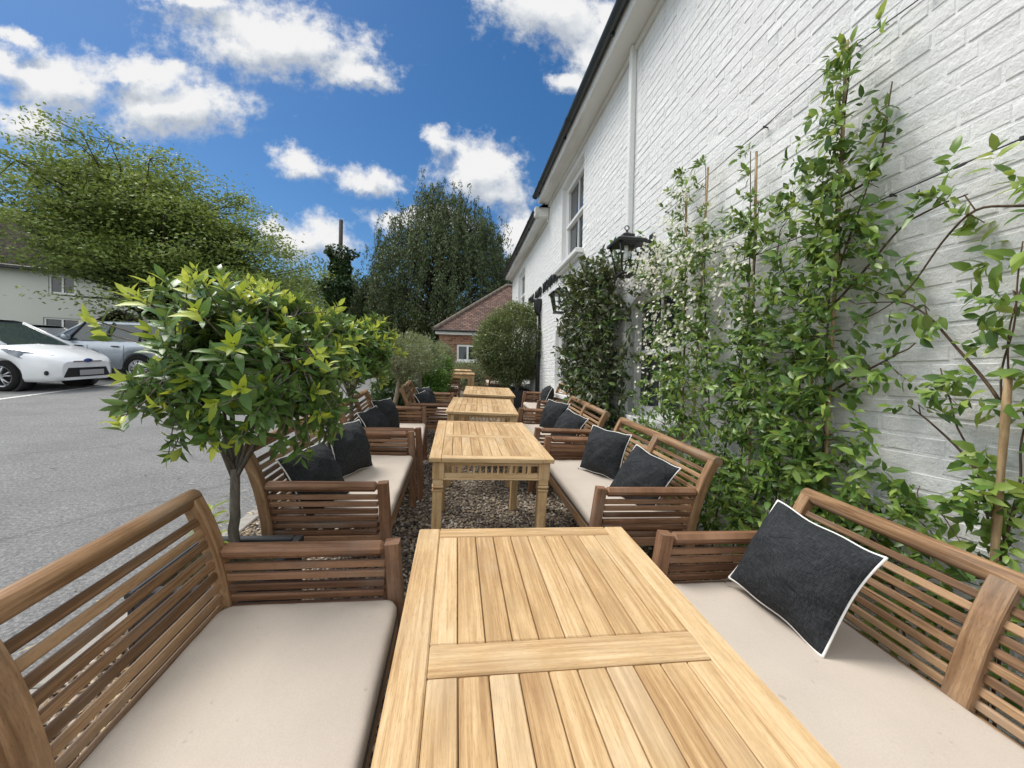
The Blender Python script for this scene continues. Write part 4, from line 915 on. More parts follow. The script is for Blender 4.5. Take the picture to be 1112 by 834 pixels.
def climber(lab, blobs, stems, dens, L, mats, new_p, depth=.22, seed=0, flowers=None, name='climbing_jasmine', stem_dens=26, sr=.006, xs=1.80):
    rng = np.random.default_rng(seed); o = thing(name, lab, 'climbing plant', (XW, stems[0][0][0], ZC), None, 'climbing plants on the pub wall')
    oy = stems[0][0][0]; m = MB(); P, D, N, SP = [], [], [], []
    def sprig(p, d, n, ln):                      # a shoot with opposite leaf pairs
        q = p.copy(); d = d / np.linalg.norm(d)
        for k in range(n):
            q = q + d * ln; q[0] = min(q[0], -.012); d = d + rng.normal(0, .15, 3) - np.array((0, 0, .03)); d /= np.linalg.norm(d)
            s_ = np.cross(d, np.array((1., .2, .3)) + rng.normal(0, .5, 3)); s_ /= np.linalg.norm(s_)
            for sg in (-1, 1):
                P.append(q + rng.normal(0, .004, 3)); D.append(sg * s_ + d * .6 + np.array((-.25, 0, -.15)) + rng.normal(0, .25, 3)); N.append(np.array((-.75, 0, .65)) + rng.normal(0, .4, 3))
        P.append(q); D.append(d); N.append(np.array((-.7, 0, .7)) + rng.normal(0, .3, 3))
    for st in stems:
        path = []
        for (a, b), (c, d) in zip(st, st[1:]):
            for t in np.linspace(0, 1, 7)[:-1]: path.append((-(XW - xs) + rng.normal(0, .006), a + (c - a) * t - oy + rng.normal(0, .010), b + (d - b) * t + rng.normal(0, .006)))
        path.append((-(XW - xs), st[-1][0] - oy, st[-1][1])); pa = np.array(path)
        for _ in range(5): pa[1:-1] = (pa[:-2] + 2 * pa[1:-1] + pa[2:]) / 4
        path = [tuple(q) for q in pa]; SP += path; m.tube(path, list(np.linspace(sr, sr * .4, len(path))), 6)
        ln = sum(math.dist(a, b) for a, b in zip(path, path[1:]))
        for k in range(int(ln * stem_dens)):
            i = int(rng.integers(0, len(path))); q = np.array(path[i])
            if q[2] + ZC < .55 and stem_dens < 30: continue
            sprig(q, np.array((-.7, rng.normal(0, .7), rng.uniform(-.2, .8))), int(rng.integers(1, 4)), L * .5)
    SPA = np.array(SP)
    for (y, z, a, b) in blobs:
        n = int(dens * a * b)
        for k in range(max(n, 3)):
            t, r = rng.uniform(0, 6.283), rng.uniform(0, 1) ** .55 * (1 + .25 * rng.normal())
            dd = depth * max(.15, 1 - .6 * min(1, r * r)) * rng.uniform(.1, 1)
            p = np.array((-.03 - dd, y - oy + a * r * math.cos(t), z + b * r * math.sin(t)))
            sprig(p, np.array((-.55, math.cos(t) * .6, math.sin(t) * .5 + .25)) + rng.normal(0, .35, 3), int(rng.integers(2, 5)), L * .52)
            if k % 3 == 0 or dens > 700:
                dq = SPA - p; q = SPA[int(np.argmin((dq ** 2).sum(1) + .6 * np.maximum(0, dq[:, 2] + .05) ** 2))]
                if np.linalg.norm(q - p) < .45: m.tube([q, (q + p) / 2 + np.array((-.02, 0, .03)), p], [.0026, .0022, .0015], 4, cap=False)
    m.build('stem', 'twig', o)
    n = len(P); P, D, N = np.array(P), np.array(D), np.array(N); P[:, 0] = np.minimum(P[:, 0], -.012)
    tipx = P[:, 0] + norm_rows(D)[:, 0] * L; D[tipx > -.004, 0] = -np.abs(D[tipx > -.004, 0]) * .3
    f = L * rng.uniform(.5, 1.32, n); leaf_mesh('foliage', P, D, N, f, f * rng.uniform(.38, .52, n), mats, o, rng.uniform(0, .5, n), LEAF8, (rng.uniform(size=n) < new_p).astype(int) if len(mats) > 1 else None)
    if flowers:
        FP, FD, FN = [], [], []
        for (y, z, a, b, cnt) in flowers:
            for k in range(cnt):
                t, r = rng.uniform(0, 6.283), rng.uniform(0, 1) ** .5
                p = np.array((-.06 - depth * rng.uniform(.3, 1.05), y - oy + a * r * math.cos(t), z + b * r * math.sin(t)))
                for q in range(int(rng.integers(2, 5))):
                    c = p + rng.normal(0, .018, 3); ax = norm_rows((np.array((-.8, 0, .4)) + rng.normal(0, .5, 3))[None])[0]; u = np.cross(ax, (.2, .3, .9)); u /= np.linalg.norm(u); v = np.cross(ax, u); t0 = rng.uniform(0, 6)
                    for j in range(5):
                        w_ = math.cos(t0 + j * 1.257) * u + math.sin(t0 + j * 1.257) * v; FP.append(c); FD.append(w_ + ax * .1); FN.append(ax)
        leaf_mesh('blossom', FP, FD, FN, .015, .010, 'petal', o, .0, LEAF4)
    return o
climber('tall green climber rising highest on its cane, leaves sprawling both ways', TALL, T_ST, 560, .058, ['jas', 'jas_new'], .22, .20, 21)
climber('bushy star jasmine dotted with small white flowers, beside the near lantern', FLOW + SPRIG, F_ST, 400, .050, ['jas', 'jas_new'], .20, .26, 22,
        flowers=[(2.79,1.3,.16,.33,40),(2.83,.93,.36,.3,75),(2.45,.94,.2,.23,30),(2.3,.68,.3,.25,34),(2.88,.52,.33,.35,75),(2.38,.36,.4,.3,24),(2.98,.1,.36,.3,36),(3.38,1.06,.16,.13,30),(3.2,1.02,.2,.14,40),(3.26,.91,.28,.10,40)])
climber('sparse climber at the photo right edge, large bright leaves on bare twining stems', RIGHT, R_ST, 520, .058, ['jas_new', 'jas'], .55, .10, 23, stem_dens=4, sr=.0055, xs=1.82)
climber('dense dark leafy climber filling the wall between the two lanterns', DARK, D_ST, 470, .085, ['dark_climb', 'jas'], .12, .30, 24, name='dark_climber')
# low shrubs between the near benches and the wall
LOW = [(1.3,-.75,.35,.18),(1.7,-.85,.3,.2),(2.1,-.85,.35,.2),(2.5,-.85,.35,.2),(2.9,-.8,.3,.2),(1.0,-.8,.25,.12),(.6,-.85,.25,.15),(3.4,-.7,.3,.25)]
climber('low leafy growth along the foot of the wall behind the near benches', LOW, [[(1.2,-1.28),(1.3,-.9),(1.35,-.7)],[(2.0,-1.2),(2.1,-.9),(2.1,-.7)],[(2.8,-1.15),(2.8,-.9)],[(.7,-1.3),(.7,-.8)]], 650, .060, ['jas', 'jas_new'], .2, .34, 25, name='wall_foot_shrub', stem_dens=40)
for (a, b, lab) in [(((1.63,-1.26),(1.59,1.61)),0,'tallest bamboo cane, its top clear of the highest climber'),(((2.72,-1.2),(2.59,1.55)),0,'bamboo cane sticking up bare from the flowering jasmine'),(((2.80,-1.2),(2.85,1.47)),0,'bamboo cane wound about by flowers nearest the lantern'),(((2.10,-1.2),(2.13,1.40)),0,'bamboo cane between the tall climber and the flowering jasmine'),(((1.02,-1.28),(.99,.05)),1,'thick pale stake at the right edge carrying the sparse climber'),(((1.86,-1.2),(1.70,.1)),0,'short slanting bamboo cane under the tall climber')]:
    m = MB(); p, q = a; r = .0075 if not b else .010; x = 1.80 if not b else 1.77
    n = 9; m.tube([(x, p[0] + (q[0] - p[0]) * t, ZC + p[1] + (q[1] - p[1]) * t) for t in np.linspace(0, 1, n)], [r * (1.15 if k % 2 else .95) for k in range(n)], 8)
    tag(m.build('bamboo_cane', 'bamboo'), lab, 'cane', 'canes propping the climbers')
for pts, lab in [([(.3,1.53),(1.33,1.585),(1.61,1.615),(2.16,1.575),(3.28,1.52)], 'upper dark training wire stretched along the white wall'), ([(.3,.85),(1.04,.83),(1.43,.82),(1.67,.80),(2.4,.79)], 'lower dark training wire behind the climbers')]:
    m = MB(); m.tube([(XW - .03, y, ZC + z) for y, z in pts], .0028, 6)
    for y, z in pts: m.tube([(XW + .0, y, ZC + z), (XW - .036, y, ZC + z)], .004, 6); m.lathe([(.007, -.006), (.007, .006)], (XW - .03, y, ZC + z), 6)
    m.tube([(XW - .03 + .008 * math.cos(t), 2.16 + .02 * math.sin(t) if 'upper' in lab else 1.2 + .02 * math.sin(t), ZC + (1.572 if 'upper' in lab else .825) + .008 * math.cos(t)) for t in np.linspace(0, 6.28, 9)], .0025, 5, cap=False)
    tag(m.build('training_wire', 'wire'), lab, 'wire')

# ------------------------------------------------------------------ the red brick outbuilding
ob = thing('brick_outbuilding', 'low red brick outbuilding with a hipped clay tile roof at the end of the terrace', 'building', (0, 14, 0))
def quad_uv(mb, pts, o, ux, uy):
    mb.add(pts, [list(range(len(pts)))], [[((Vector(p) - Vector(o)).dot(Vector(ux)), (Vector(p) - Vector(o)).dot(Vector(uy))) for p in pts]])
m = MB(); x0, x1, y0, y1, zt, zb = -.62, 7.5, 0., 5.5, ZC + 1.52, -.3
wx0, wx1, wz0, wz1 = .02, .80, ZC + .50, ZC + 1.10
for a, b, c, d in ((x0, wx0, zb, zt), (wx1, x1, zb, zt), (wx0, wx1, zb, wz0), (wx0, wx1, wz1, zt)): quad_uv(m, [(a, y0, c), (b, y0, c), (b, y0, d), (a, y0, d)], (0, 0, 0), (1, 0, 0), (0, 0, 1))
quad_uv(m, [(x0, y1, zb), (x0, y0, zb), (x0, y0, zt), (x0, y1, zt)], (0, 0, 0), (0, 1, 0), (0, 0, 1)); quad_uv(m, [(x1, y0, zb), (x1, y1, zb), (x1, y1, zt), (x1, y0, zt)], (0, 0, 0), (0, 1, 0), (0, 0, 1)); quad_uv(m, [(x1, y1, zb), (x0, y1, zb), (x0, y1, zt), (x1, y1, zt)], (0, 0, 0), (1, 0, 0), (0, 0, 1))
for a, b, c, d in ((wx0, wx0, wz0, wz1), (wx1, wx1, wz0, wz1)): quad_uv(m, [(a, 0, c), (a, .12, c), (a, .12, d), (a, 0, d)], (0, 0, 0), (0, 1, 0), (0, 0, 1))
m.build('wall', 'red_brick', ob)
r = MB(); e = .18; ex0, ex1, ey0, ey1, ze, zr = x0 - e, x1 + e, y0 - e, y1 + e, ZC + 1.60, ZC + 3.95; hy = (ey0 + ey1) / 2; hx = ex0 + 2.95; hx1 = ex1 - 2.95
sl = lambda a, b: (Vector(b) - Vector(a)).normalized()
A, B_, C_, D_ = (ex0, ey0, ze), (ex1, ey0, ze), (ex1, ey1, ze), (ex0, ey1, ze); R0, R1 = (hx, hy, zr), (hx1, hy, zr)
up = sl((0, ey0, ze), (0, hy, zr)); quad_uv(r, [A, B_, R1, R0], A, (1, 0, 0), up)
up = sl((0, ey1, ze), (0, hy, zr)); quad_uv(r, [C_, D_, R0, R1], C_, (-1, 0, 0), up)
up = sl((ex0, 0, ze), (hx, 0, zr)); quad_uv(r, [D_, A, R0], D_, (0, -1, 0), up)
up = sl((ex1, 0, ze), (hx1, 0, zr)); quad_uv(r, [B_, C_, R1], B_, (0, 1, 0), up)
ro = r.build('roof', 'roof_tile', ob)
h = MB()
for p, q in ((A, R0), (R0, R1), (D_, R0)):
    n = 16; 
    for k in range(n):
        a, b = Vector(p).lerp(Vector(q), k / n), Vector(p).lerp(Vector(q), (k + 1.08) / n); h.tube([a + Vector((0, 0, .0)), b + Vector((0, 0, .012))], [.085, .075], 8)
h.build('ridge_tiles', 'ridge', ro)
g = MB(); g.box(((ex0 + ex1) / 2, ey0 - .03, ze - .035), (ex1 - ex0, .09, .07), None, .02); g.build('gutter', 'black_metal', ob)
g = MB(); g.box(((ex0 + ex1) / 2, ey0 + .06, ze - .09), (ex1 - ex0 - .1, .03, .10)); g.box(((ex0 + ex1) / 2, ey0 + .1, ze - .15), (ex1 - ex0 - .15, .12, .02)); g.build('fascia', 'white_trim', ob)
f = MB(); cz = (wz0 + wz1) / 2; cx = (wx0 + wx1) / 2
for xx in (wx0 + .035, wx1 - .035, cx): f.box((xx, .06, cz), (.07, .07, wz1 - wz0), None, .004)
for zz in (wz0 + .035, wz1 - .035): f.box((cx, .0605, zz), (wx1 - wx0 - .004, .066, .07), None, .004)
f.box((cx, .02, wz0 - .03), (wx1 - wx0 + .12, .16, .06), None, .004); fo = f.build('window', 'white_trim', ob)
g = MB(); g.box((cx, .075, cz), (wx1 - wx0 - .1, .008, wz1 - wz0 - .1)); g.build('pane', 'glass', fo)

# ------------------------------------------------------------------ white house beyond the car park
hang = math.atan2(1.308, 3.446)
hs = thing('white_house', 'pale rendered house with a dark tiled roof and small windows beyond the car park', 'house', (-16.55, 21.42, 0), Matrix.Rotation(hang, 3, 'Z'))
ez = ZC + 4.5; HL, HR, HD = -16., 2.9, 7.
m = MB(); WIN = [(-2.23, -1.35, ZC + 3.42, ZC + 4.28), (-2.4, -1.2, ZC + 1.25, ZC + 2.30), (-7.0, -6.0, ZC + 3.3, ZC + 4.25), (-7.2, -5.9, ZC + 1.2, ZC + 2.3), (1.0, 1.9, ZC + 3.3, ZC + 4.2)]
xsb = sorted({HL, HR, *[q for w_ in WIN for q in w_[:2]]}); zsb = sorted({-.5, ez, *[q for w_ in WIN for q in w_[2:]]})
for a, b in zip(xsb, xsb[1:]):
    for c, d in zip(zsb, zsb[1:]):
        if not any(w_[0] <= (a + b) / 2 <= w_[1] and w_[2] <= (c + d) / 2 <= w_[3] for w_ in WIN): m.poly([(a, 0, c), (b, 0, c), (b, 0, d), (a, 0, d)])
for a, b, c, d in WIN:
    for q in ([(a, 0, c), (a, .14, c), (a, .14, d), (a, 0, d)], [(b, 0, d), (b, .14, d), (b, .14, c), (b, 0, c)], [(a, 0, d), (a, .14, d), (b, .14, d), (b, 0, d)], [(a, 0, c), (b, 0, c), (b, .14, c), (a, .14, c)]): m.poly(q)
m.poly([(HL, HD, -.5), (HL, 0, -.5), (HL, 0, ez), (HL, HD / 2, ez + 3.4), (HL, HD, ez)]); m.poly([(HR, 0, -.5), (HR, HD, -.5), (HR, HD, ez), (HR, HD / 2, ez + 3.4), (HR, 0, ez)]); m.poly([(HR, HD, -.5), (HL, HD, -.5), (HL, HD, ez), (HR, HD, ez)])
m.box((-4.05, -.025, 2.6), (.10, .05, 6.2)); m.build('wall', 'render', hs)
for a, b, c, d in WIN:
    f = MB(); cx, cz = (a + b) / 2, (c + d) / 2
    for xx in (a + .04, b - .04, cx): f.box((xx, .08, cz), (.07, .06, d - c))
    for zz in (c + .04, d - .04): f.box((cx, .0805, zz), (b - a, .058, .07))
    fo = f.build('window', 'white_trim', hs); g = MB(); g.box((cx, .10, cz), (b - a - .1, .01, d - c - .1)); g.build('pane', 'glass', fo)
r = MB(); rz = ez + 3.45; up = sl((0, -.35, ez - .1), (0, HD / 2, rz))
quad_uv(r, [(HL - .3, -.35, ez - .1), (HR + .3, -.35, ez - .1), (HR + .3, HD / 2, rz), (HL - .3, HD / 2, rz)], (0, 0, ez), (1, 0, 0), up); up = sl((0, HD + .35, ez - .1), (0, HD / 2, rz))
quad_uv(r, [(HR + .3, HD + .35, ez - .1), (HL - .3, HD + .35, ez - .1), (HL - .3, HD / 2, rz), (HR + .3, HD / 2, rz)], (0, 0, ez), (-1, 0, 0), up); r.build('roof', 'roof_dark', hs)
g = MB(); g.box(((HL + HR) / 2, -.36, ez - .10), (HR - HL + .5, .12, .16), None, .02); g.build('gutter', 'black_metal', hs)
# gabled porch
p = MB(); px = .55; pz = ZC + 2.0
for sg in (-1, 1):
    a = Vector((px + sg * 1.3, 0, pz - .25)); b = Vector((px, 0, pz + .75)); n_ = Vector((0, -1.5, 0))
    quad_uv(p, [a, a + n_, b + n_, b], a, (0, -1, 0), (b - a).normalized()); quad_uv(p, [b - Vector((0, 0, .12)), b + n_ - Vector((0, 0, .12)), a + n_ - Vector((0, 0, .12)), a - Vector((0, 0, .12))], a, (0, -1, 0), (b - a).normalized())
    p.prism([a + n_, b + n_, b + n_ - Vector((0, 0, .22)), a + n_ - Vector((0, 0, .22))], (0, -.05, 0))
pr = p.build('porch', 'roof_dark', hs); t = MB(); t.box((px, -1.4, pz - .38), (2.5, .12, .14)); t.box((px, -1.4, pz), (.1, .1, .6))
for sg in (-1, 1): t.box((px + sg * 1.1, -1.4, pz / 2 - .4), (.12, .12, pz - .1))
t.build('porch_timbers', 'timber', pr)
m = MB(); n = 1500
rng = np.random.default_rng(3); P = np.stack([rng.uniform(-2.6, .9, n), rng.normal(-.9, .22, n), ZC + .35 + rng.uniform(0, 1.05, n) ** 1.2], 1)
hg = thing('hedge', 'low green hedge under the windows of the white house', 'hedge', (-16.55, 21.42, 0), Matrix.Rotation(hang, 3, 'Z')); m.box((-.8, -.9, ZC + .5), (3.2, .2, 1.4), None, .1); m.build('twigs', 'bark_dark', hg)
leaf_mesh('foliage', P, rand_dir(n), rand_dir(n), .16, .09, 'far_green', hg, .1, LEAF4)
# ------------------------------------------------------------------ cars
def car_paint(name, c, metal=0., rough=.25):
    m = mat(name, c, rough, .5, metal); p = [n for n in m.node_tree.nodes if n.type == 'BSDF_PRINCIPLED'][0]; p.inputs['Coat Weight'].default_value = .6; p.inputs['Coat Roughness'].default_value = .06; return m
M['car_white'] = car_paint('white_car_paint', (.78, .80, .82)); M['car_silver'] = car_paint('silver_blue_paint', (.40, .45, .50), .55, .32); M['car_grey'] = car_paint('grey_car_paint', (.13, .14, .15), .4, .3)
M['tyre'] = mat('tyre_rubber', (.014, .014, .014), .85, .2); M['alloy'] = mat('alloy_wheel', (.55, .56, .57), .3, .5, .85); M['dark_plastic'] = mat('dark_plastic', (.018, .018, .019), .5, .4)
M['lamp'] = mat('headlamp_lens', (.26, .28, .30), .08, .8, .2); M['red_lens'] = mat('red_lens', (.30, .01, .012), .15, .6); M['plate'] = mat('blank_plate', (.34, .34, .34), .6); M['badge'] = mat('blue_badge', (.03, .06, .22), .3, .5); M['chrome'] = mat('chrome', (.6, .6, .6), .15, .5, 1.)
M['car_glass'] = mat('car_glass', (.035, .05, .055), .05, .8); M['ridge'] = mat('pale_ridge_tile', (.24, .20, .16), .9)
def car(lab, loc, yaw, P, paint, spokes=5):
    """P: side outline tables along the car (0 = tail, L = nose): belt height, roof height, half width"""
    L, H, Wd = P['L'], P['H'], P['W']; c = thing('parked_car', lab, 'car', loc, TILT @ Matrix.Rotation(yaw, 3, 'Z'), 'cars in the car park')
    xs_ = np.array(P['xs']); hw = np.array(P['hw']); belt = np.array(P['belt']); bot = np.array(P['bot']); st = np.linspace(0, L, 45)
    f = lambda tab, x: float(np.interp(x, xs_, tab)); wf, wr, wr_ = P['wf'], P['wr'], P['r']
    def arch(x, z):
        for wx in (wf, wr):
            d = abs(x - wx); ra = wr_ + .055
            if d < ra: z = max(z, wr_ + math.sqrt(ra * ra - d * d) - .01)
        return z
    st = sorted(set(list(st) + [wx + s_ * (wr_ + .055) * k for wx in (wf, wr) for s_ in (-1, 1) for k in (1.001, .985, .93, .8, .6, .35, 0)]))
    V = []; K = 9
    for x in st:
        w_, b, z0 = f(hw, x), f(belt, x), f(bot, x); zl = arch(x, z0); mid = z0 + (b - z0) * .45; mid = max(mid, zl + .02); up = max(b - .10, mid + .02)
        V += [(x, w_ * .0, z0), (x, w_ * .80, z0), (x, w_ * .94, zl if zl > z0 else z0 + .02), (x, w_ * .985, max(zl + .012, z0 + .10)), (x, w_, mid), (x, w_ * .985, up), (x, w_ * .93, b - .02), (x, w_ * .80, b + P['crown'] * .45), (x, 0, b + P['crown'])]
    m = MB()
    for sg in (-1, 1):
        VV = [(p[0] - wf, p[1] * sg, p[2]) for p in V]; F = [[i * K + k, i * K + k + 1, (i + 1) * K + k + 1, (i + 1) * K + k] for i in range(len(st) - 1) for k in range(K - 1)]
        if sg > 0: F = [q[::-1] for q in F]
        m.add(VV, F, None, 0, True)
        for i in (0, len(st) - 1):
            q = [VV[i * K + k] for k in range(K)]; m.add(q, [list(range(K))], None, 0, False)
    m.build('body', paint, c)
    # cabin: glass lower shell, painted roof and pillars
    cab = P['cab']                                       # (x, z, half width) base front, top front, top rear, base rear
    (xf, zf, w0), (xtf, ztf, w1), (xtr, ztr, w2), (xr, zr, w3) = cab
    X = lambda x: x - wf
    ring = lambda x, z, w_: [(X(x), -w_, z), (X(x), w_, z)]
    g = MB(); b0 = ring(xf, zf, w0 * .80) ; t0 = ring(xtf, ztf, w1 * .86); t1 = ring(xtr, ztr, w2 * .86); b1 = ring(xr, zr, w3 * .85)
    bm_f, bm_r = ring(xtf + (xf - xtf) * .35, zf + .01, w0 * .985), ring(xtr + (xr - xtr) * .3, zr + .01, w3 * .985)
    g.add(b0 + t0, [[0, 1, 3, 2]], None, 0); g.build('windscreen', 'car_glass', c)
    g = MB(); g.add(t1 + b1, [[0, 1, 3, 2]], None, 0); g.build('rear_window', 'car_glass', c)
    for s_, sg in ((0, -1), (1, 1)):
        g = MB(); g.add([b0[s_], bm_f[s_], bm_r[s_], b1[s_], t1[s_], t0[s_]], [[0, 1, 2, 3, 4, 5]], None, 0); g.build('side_window', 'car_glass', c)
    rf = MB(); n = 9; rows = []
    for i in range(n):
        t = i / (n - 1); x = xtf + (xtr - xtf) * t; z = ztf + (ztr - ztf) * t; w_ = (w1 + (w2 - w1) * t) * .87; bul = math.sin(math.pi * (.12 + .76 * t)) * P.get('bulge', .06)
        rows.append([(X(x), -w_, z - .03), (X(x), -w_ * .985, z + .012), (X(x), -w_ * .7, z + .025 + bul * .8), (X(x), 0, z + .03 + bul), (X(x), w_ * .7, z + .025 + bul * .8), (X(x), w_ * .985, z + .012), (X(x), w_, z - .03)])
    VV = [q for r_ in rows for q in r_]; rf.add(VV, [[i * 7 + k, (i + 1) * 7 + k, (i + 1) * 7 + k + 1, i * 7 + k + 1] for i in range(n - 1) for k in range(6)], None, 0, True)
    for s_, sg in ((0, -1), (1, 1)):
        pil = lambda a, b, r_: rf.tube([a, b], [r_, r_ * .9], 6)
        pil(b0[s_], t0[s_], .032); pil(b1[s_], t1[s_], .05)
    rf.build('roof', paint, c)
    for s_, sg in ((0, -1), (1, 1)):
        for t in P['pillars']:
            pl = MB(); a = Vector(bm_f[s_]).lerp(Vector(bm_r[s_]), t); b = Vector(t0[s_]).lerp(Vector(t1[s_]), min(1, max(0, t * 1.12 - .05))); pl.tube([a + Vector((0, sg * .004, 0)), b + Vector((0, sg * .004, 0))], .032, 6); pl.build('pillar', 'dark_plastic', c)
    # doors: shut lines and handles
    dl = MB()
    for sg in (-1, 1):
        for x in P['doors']:
            w_ = f(hw, x); b = f(belt, x); dl.ribbon([(sg * (w_ * .99 + .001), .32), (sg * (w_ + .002), f(bot, x) + (b - f(bot, x)) * .45), (sg * (w_ * .985 + .002), b - .10)], .008, .004, 0, X(x), 0, .001)
        for x in P['handles']: dl.box((X(x), sg * (f(hw, x) + .008), f(belt, x) - .13), (.20, .03, .03), None, .01)
    dl.build('door_trim', 'dark_plastic', c)
    for sg in (-1, 1):
        mr = MB(); mr.box((X(xf - .62), sg * (w0 + .10), zf + .09), (.13, .22, .15), None, .05); mr.build('mirror', paint, c)
    for x in (wf, wr):
        for sg in (-1, 1):
            w_ = f(hw, x); tw = .20; y = sg * (w_ - tw / 2 - .012)
            ty = MB(); rot = lambda pts: [(X(x) + q[0], y + sg * q[1], wr_ + q[2]) for q in pts]
            prof = [(wr_ * .66, tw / 2 - .01), (wr_ * .72, tw / 2 + .006), (wr_ * .93, tw / 2), (wr_, tw / 2 - .03), (wr_, -tw / 2 + .02), (wr_ * .7, -tw / 2)]; n = 28
            VV = rot([(r_ * math.cos(6.2832 * k / n), yy, r_ * math.sin(6.2832 * k / n)) for r_, yy in prof for k in range(n)])
            ty.add(VV, [[i * n + k, i * n + (k + 1) % n, (i + 1) * n + (k + 1) % n, (i + 1) * n + k] for i in range(len(prof) - 1) for k in range(n)], None, 0, True); wo = ty.build('wheel', 'tyre', c)
            rm = MB(); ro = wr_ * .68
            VV = rot([(r_ * math.cos(6.2832 * k / n), yy, r_ * math.sin(6.2832 * k / n)) for r_, yy in ((ro, tw / 2 + .004), (ro * .9, tw / 2 - .004), (ro * .86, tw / 2 - .04)) for k in range(n)])
            rm.add(VV, [[i * n + k, i * n + (k + 1) % n, (i + 1) * n + (k + 1) % n, (i + 1) * n + k] for i in range(2) for k in range(n)], None, 0, True)
            for k in range(spokes):
                for dt in (-.13, .13):
                    t = 6.2832 * k / spokes + .3; p0, p1 = (ro * .16 * math.cos(t), tw / 2 + .002, ro * .16 * math.sin(t)), (ro * .90 * math.cos(t + dt * 1.6), tw / 2 - .006, ro * .90 * math.sin(t + dt * 1.6)); rm.tube(rot([p0, p1]), [.030, .026], 6, flat=.5)
            rm.tube(rot([(0, tw / 2 - .02, 0), (0, tw / 2 + .008, 0)]), [ro * .22, ro * .2], 12); rm.build('rim', 'alloy', wo)
            dk = MB(); dk.tube(rot([(0, tw / 2 - .06, 0), (0, tw / 2 - .05, 0)]), [ro * .92] * 2, 20); dk.build('brake_disc', 'dark_plastic', wo)
            ac = MB(); ac.tube([(X(x), sg * (w_ - .32), wr_ + .01), (X(x), sg * (w_ - .06), wr_ + .01)], [wr_ + .06] * 2, 24); ac.build('wheel_arch', 'dark_plastic', c)
    return c, X, f, hw, belt
P = dict(L=3.95, H=1.47, W=1.72, crown=.055, r=.31, wf=3.13, wr=.64, xs=[0, .12, .5, 1.2, 2.6, 3.05, 3.45, 3.72, 3.88, 3.95], hw=[.70, .78, .84, .86, .86, .855, .83, .76, .64, .52],
         belt=[.86, .93, .96, .95, .93, .90, .82, .735, .66, .60], bot=[.34, .28, .22, .19, .19, .19, .19, .20, .22, .24],
         cab=[(3.02, .93, .80), (2.05, 1.40, .68), (.72, 1.40, .66), (.18, .96, .76)], pillars=[.30, .66], doors=[1.35, 2.62], handles=[1.55], bulge=.06)
def on_car(x, y): return on(x, y)
wc, X, f, hw, belt = car('small white hatchback parked nose towards the terrace, dark lower grille', on(-8.95, 9.9), R(-4), P, 'car_white')
for sg in (-1, 1):
    h = MB(); q = [(3.18, 1.0), (3.30, .97), (3.45, .90), (3.60, .78), (3.72, .60)]
    top = [(X(x) + .03, sg * (np.interp(x, P['xs'], P['hw']) * k * .985 + .014), np.interp(x, P['xs'], P['belt']) + .005 + .05 * (1 - k)) for x, k in q]; low = [(a + .03, b_ * 1.06 + .012 * sg, z - dz) for (a, b_, z), dz in zip(top, (.02, .10, .15, .16, .10))]
    h.add(top + low, [[i, i + 1, 6 + i, 5 + i] for i in range(4)], None, 0, True); h.build('headlight', 'lamp', wc)
    h = MB(); h.box((X(3.80), sg * .66, .40), (.06, .16, .09), Matrix.Rotation(R(-38 * sg), 3, 'Z'), .02); h.build('fog_light', 'dark_plastic', wc)
h = MB(); h.prism([(X(3.955), -.50, .30), (X(3.955), .50, .30), (X(3.965), .40, .50), (X(3.965), -.40, .50)], (-.10, 0, 0)); h.build('grille', 'dark_plastic', wc)
h = MB(); h.box((X(3.985), .06, .39), (.02, .52, .115), None, .004); h.build('number_plate', 'plate', wc)
h = MB(); h.box((X(3.955), 0, .635), (.03, .62, .026), None, .008); h.build('grille_bar', 'chrome', wc)
h = MB(); h.lathe([(0, .02), (.05, .018), (.055, 0)], (0, 0, 0), 16); h.v = [(X(3.965) + p[2], p[0] * 1.7, .655 + p[1] * .8) for p in h.v]; h.build('badge', 'badge', wc)
P2 = dict(L=4.4, H=1.64, W=1.9, crown=.05, r=.37, wf=3.50, wr=.80, xs=[0, .10, .5, 1.4, 2.8, 3.4, 3.9, 4.2, 4.35, 4.4], hw=[.82, .90, .945, .95, .95, .95, .92, .86, .76, .66],
          belt=[1.10, 1.12, 1.12, 1.08, 1.05, 1.03, 1.00, .95, .90, .84], bot=[.46, .36, .28, .25, .25, .26, .28, .30, .33, .36],
          cab=[(3.15, 1.05, .88), (2.35, 1.56, .74), (.52, 1.60, .72), (.16, 1.10, .82)], pillars=[.02, .40, .80], doors=[1.15, 2.05, 3.02], handles=[1.35, 2.25], bulge=.04)
sv, X, f, hw, belt = car('silver-blue sports utility car parked facing away from the terrace, multi-spoke wheels', on(-11.1, 12.8), R(176), P2, 'car_silver', 10)
for sg in (-1, 1): h = MB(); h.box((X(.06), sg * .74, 1.0), (.10, .24, .16), None, .03); h.build('tail_light', 'red_lens', sv)
h = MB(); h.box((X(2.2), 0, .34), (2.6, 1.86, .12), None, .03); h.build('sill', 'dark_plastic', sv)
dg, *_ = car('dark grey car, only its roof and screen showing behind the white hatchback', on(-12.35, 11.95 + 2.9), R(0), P, 'car_grey')
dg2, *_ = car('dark car glimpsed between the hatchback and the silver sports utility car', on(-12.9, 17.2), R(180), P, 'car_grey')

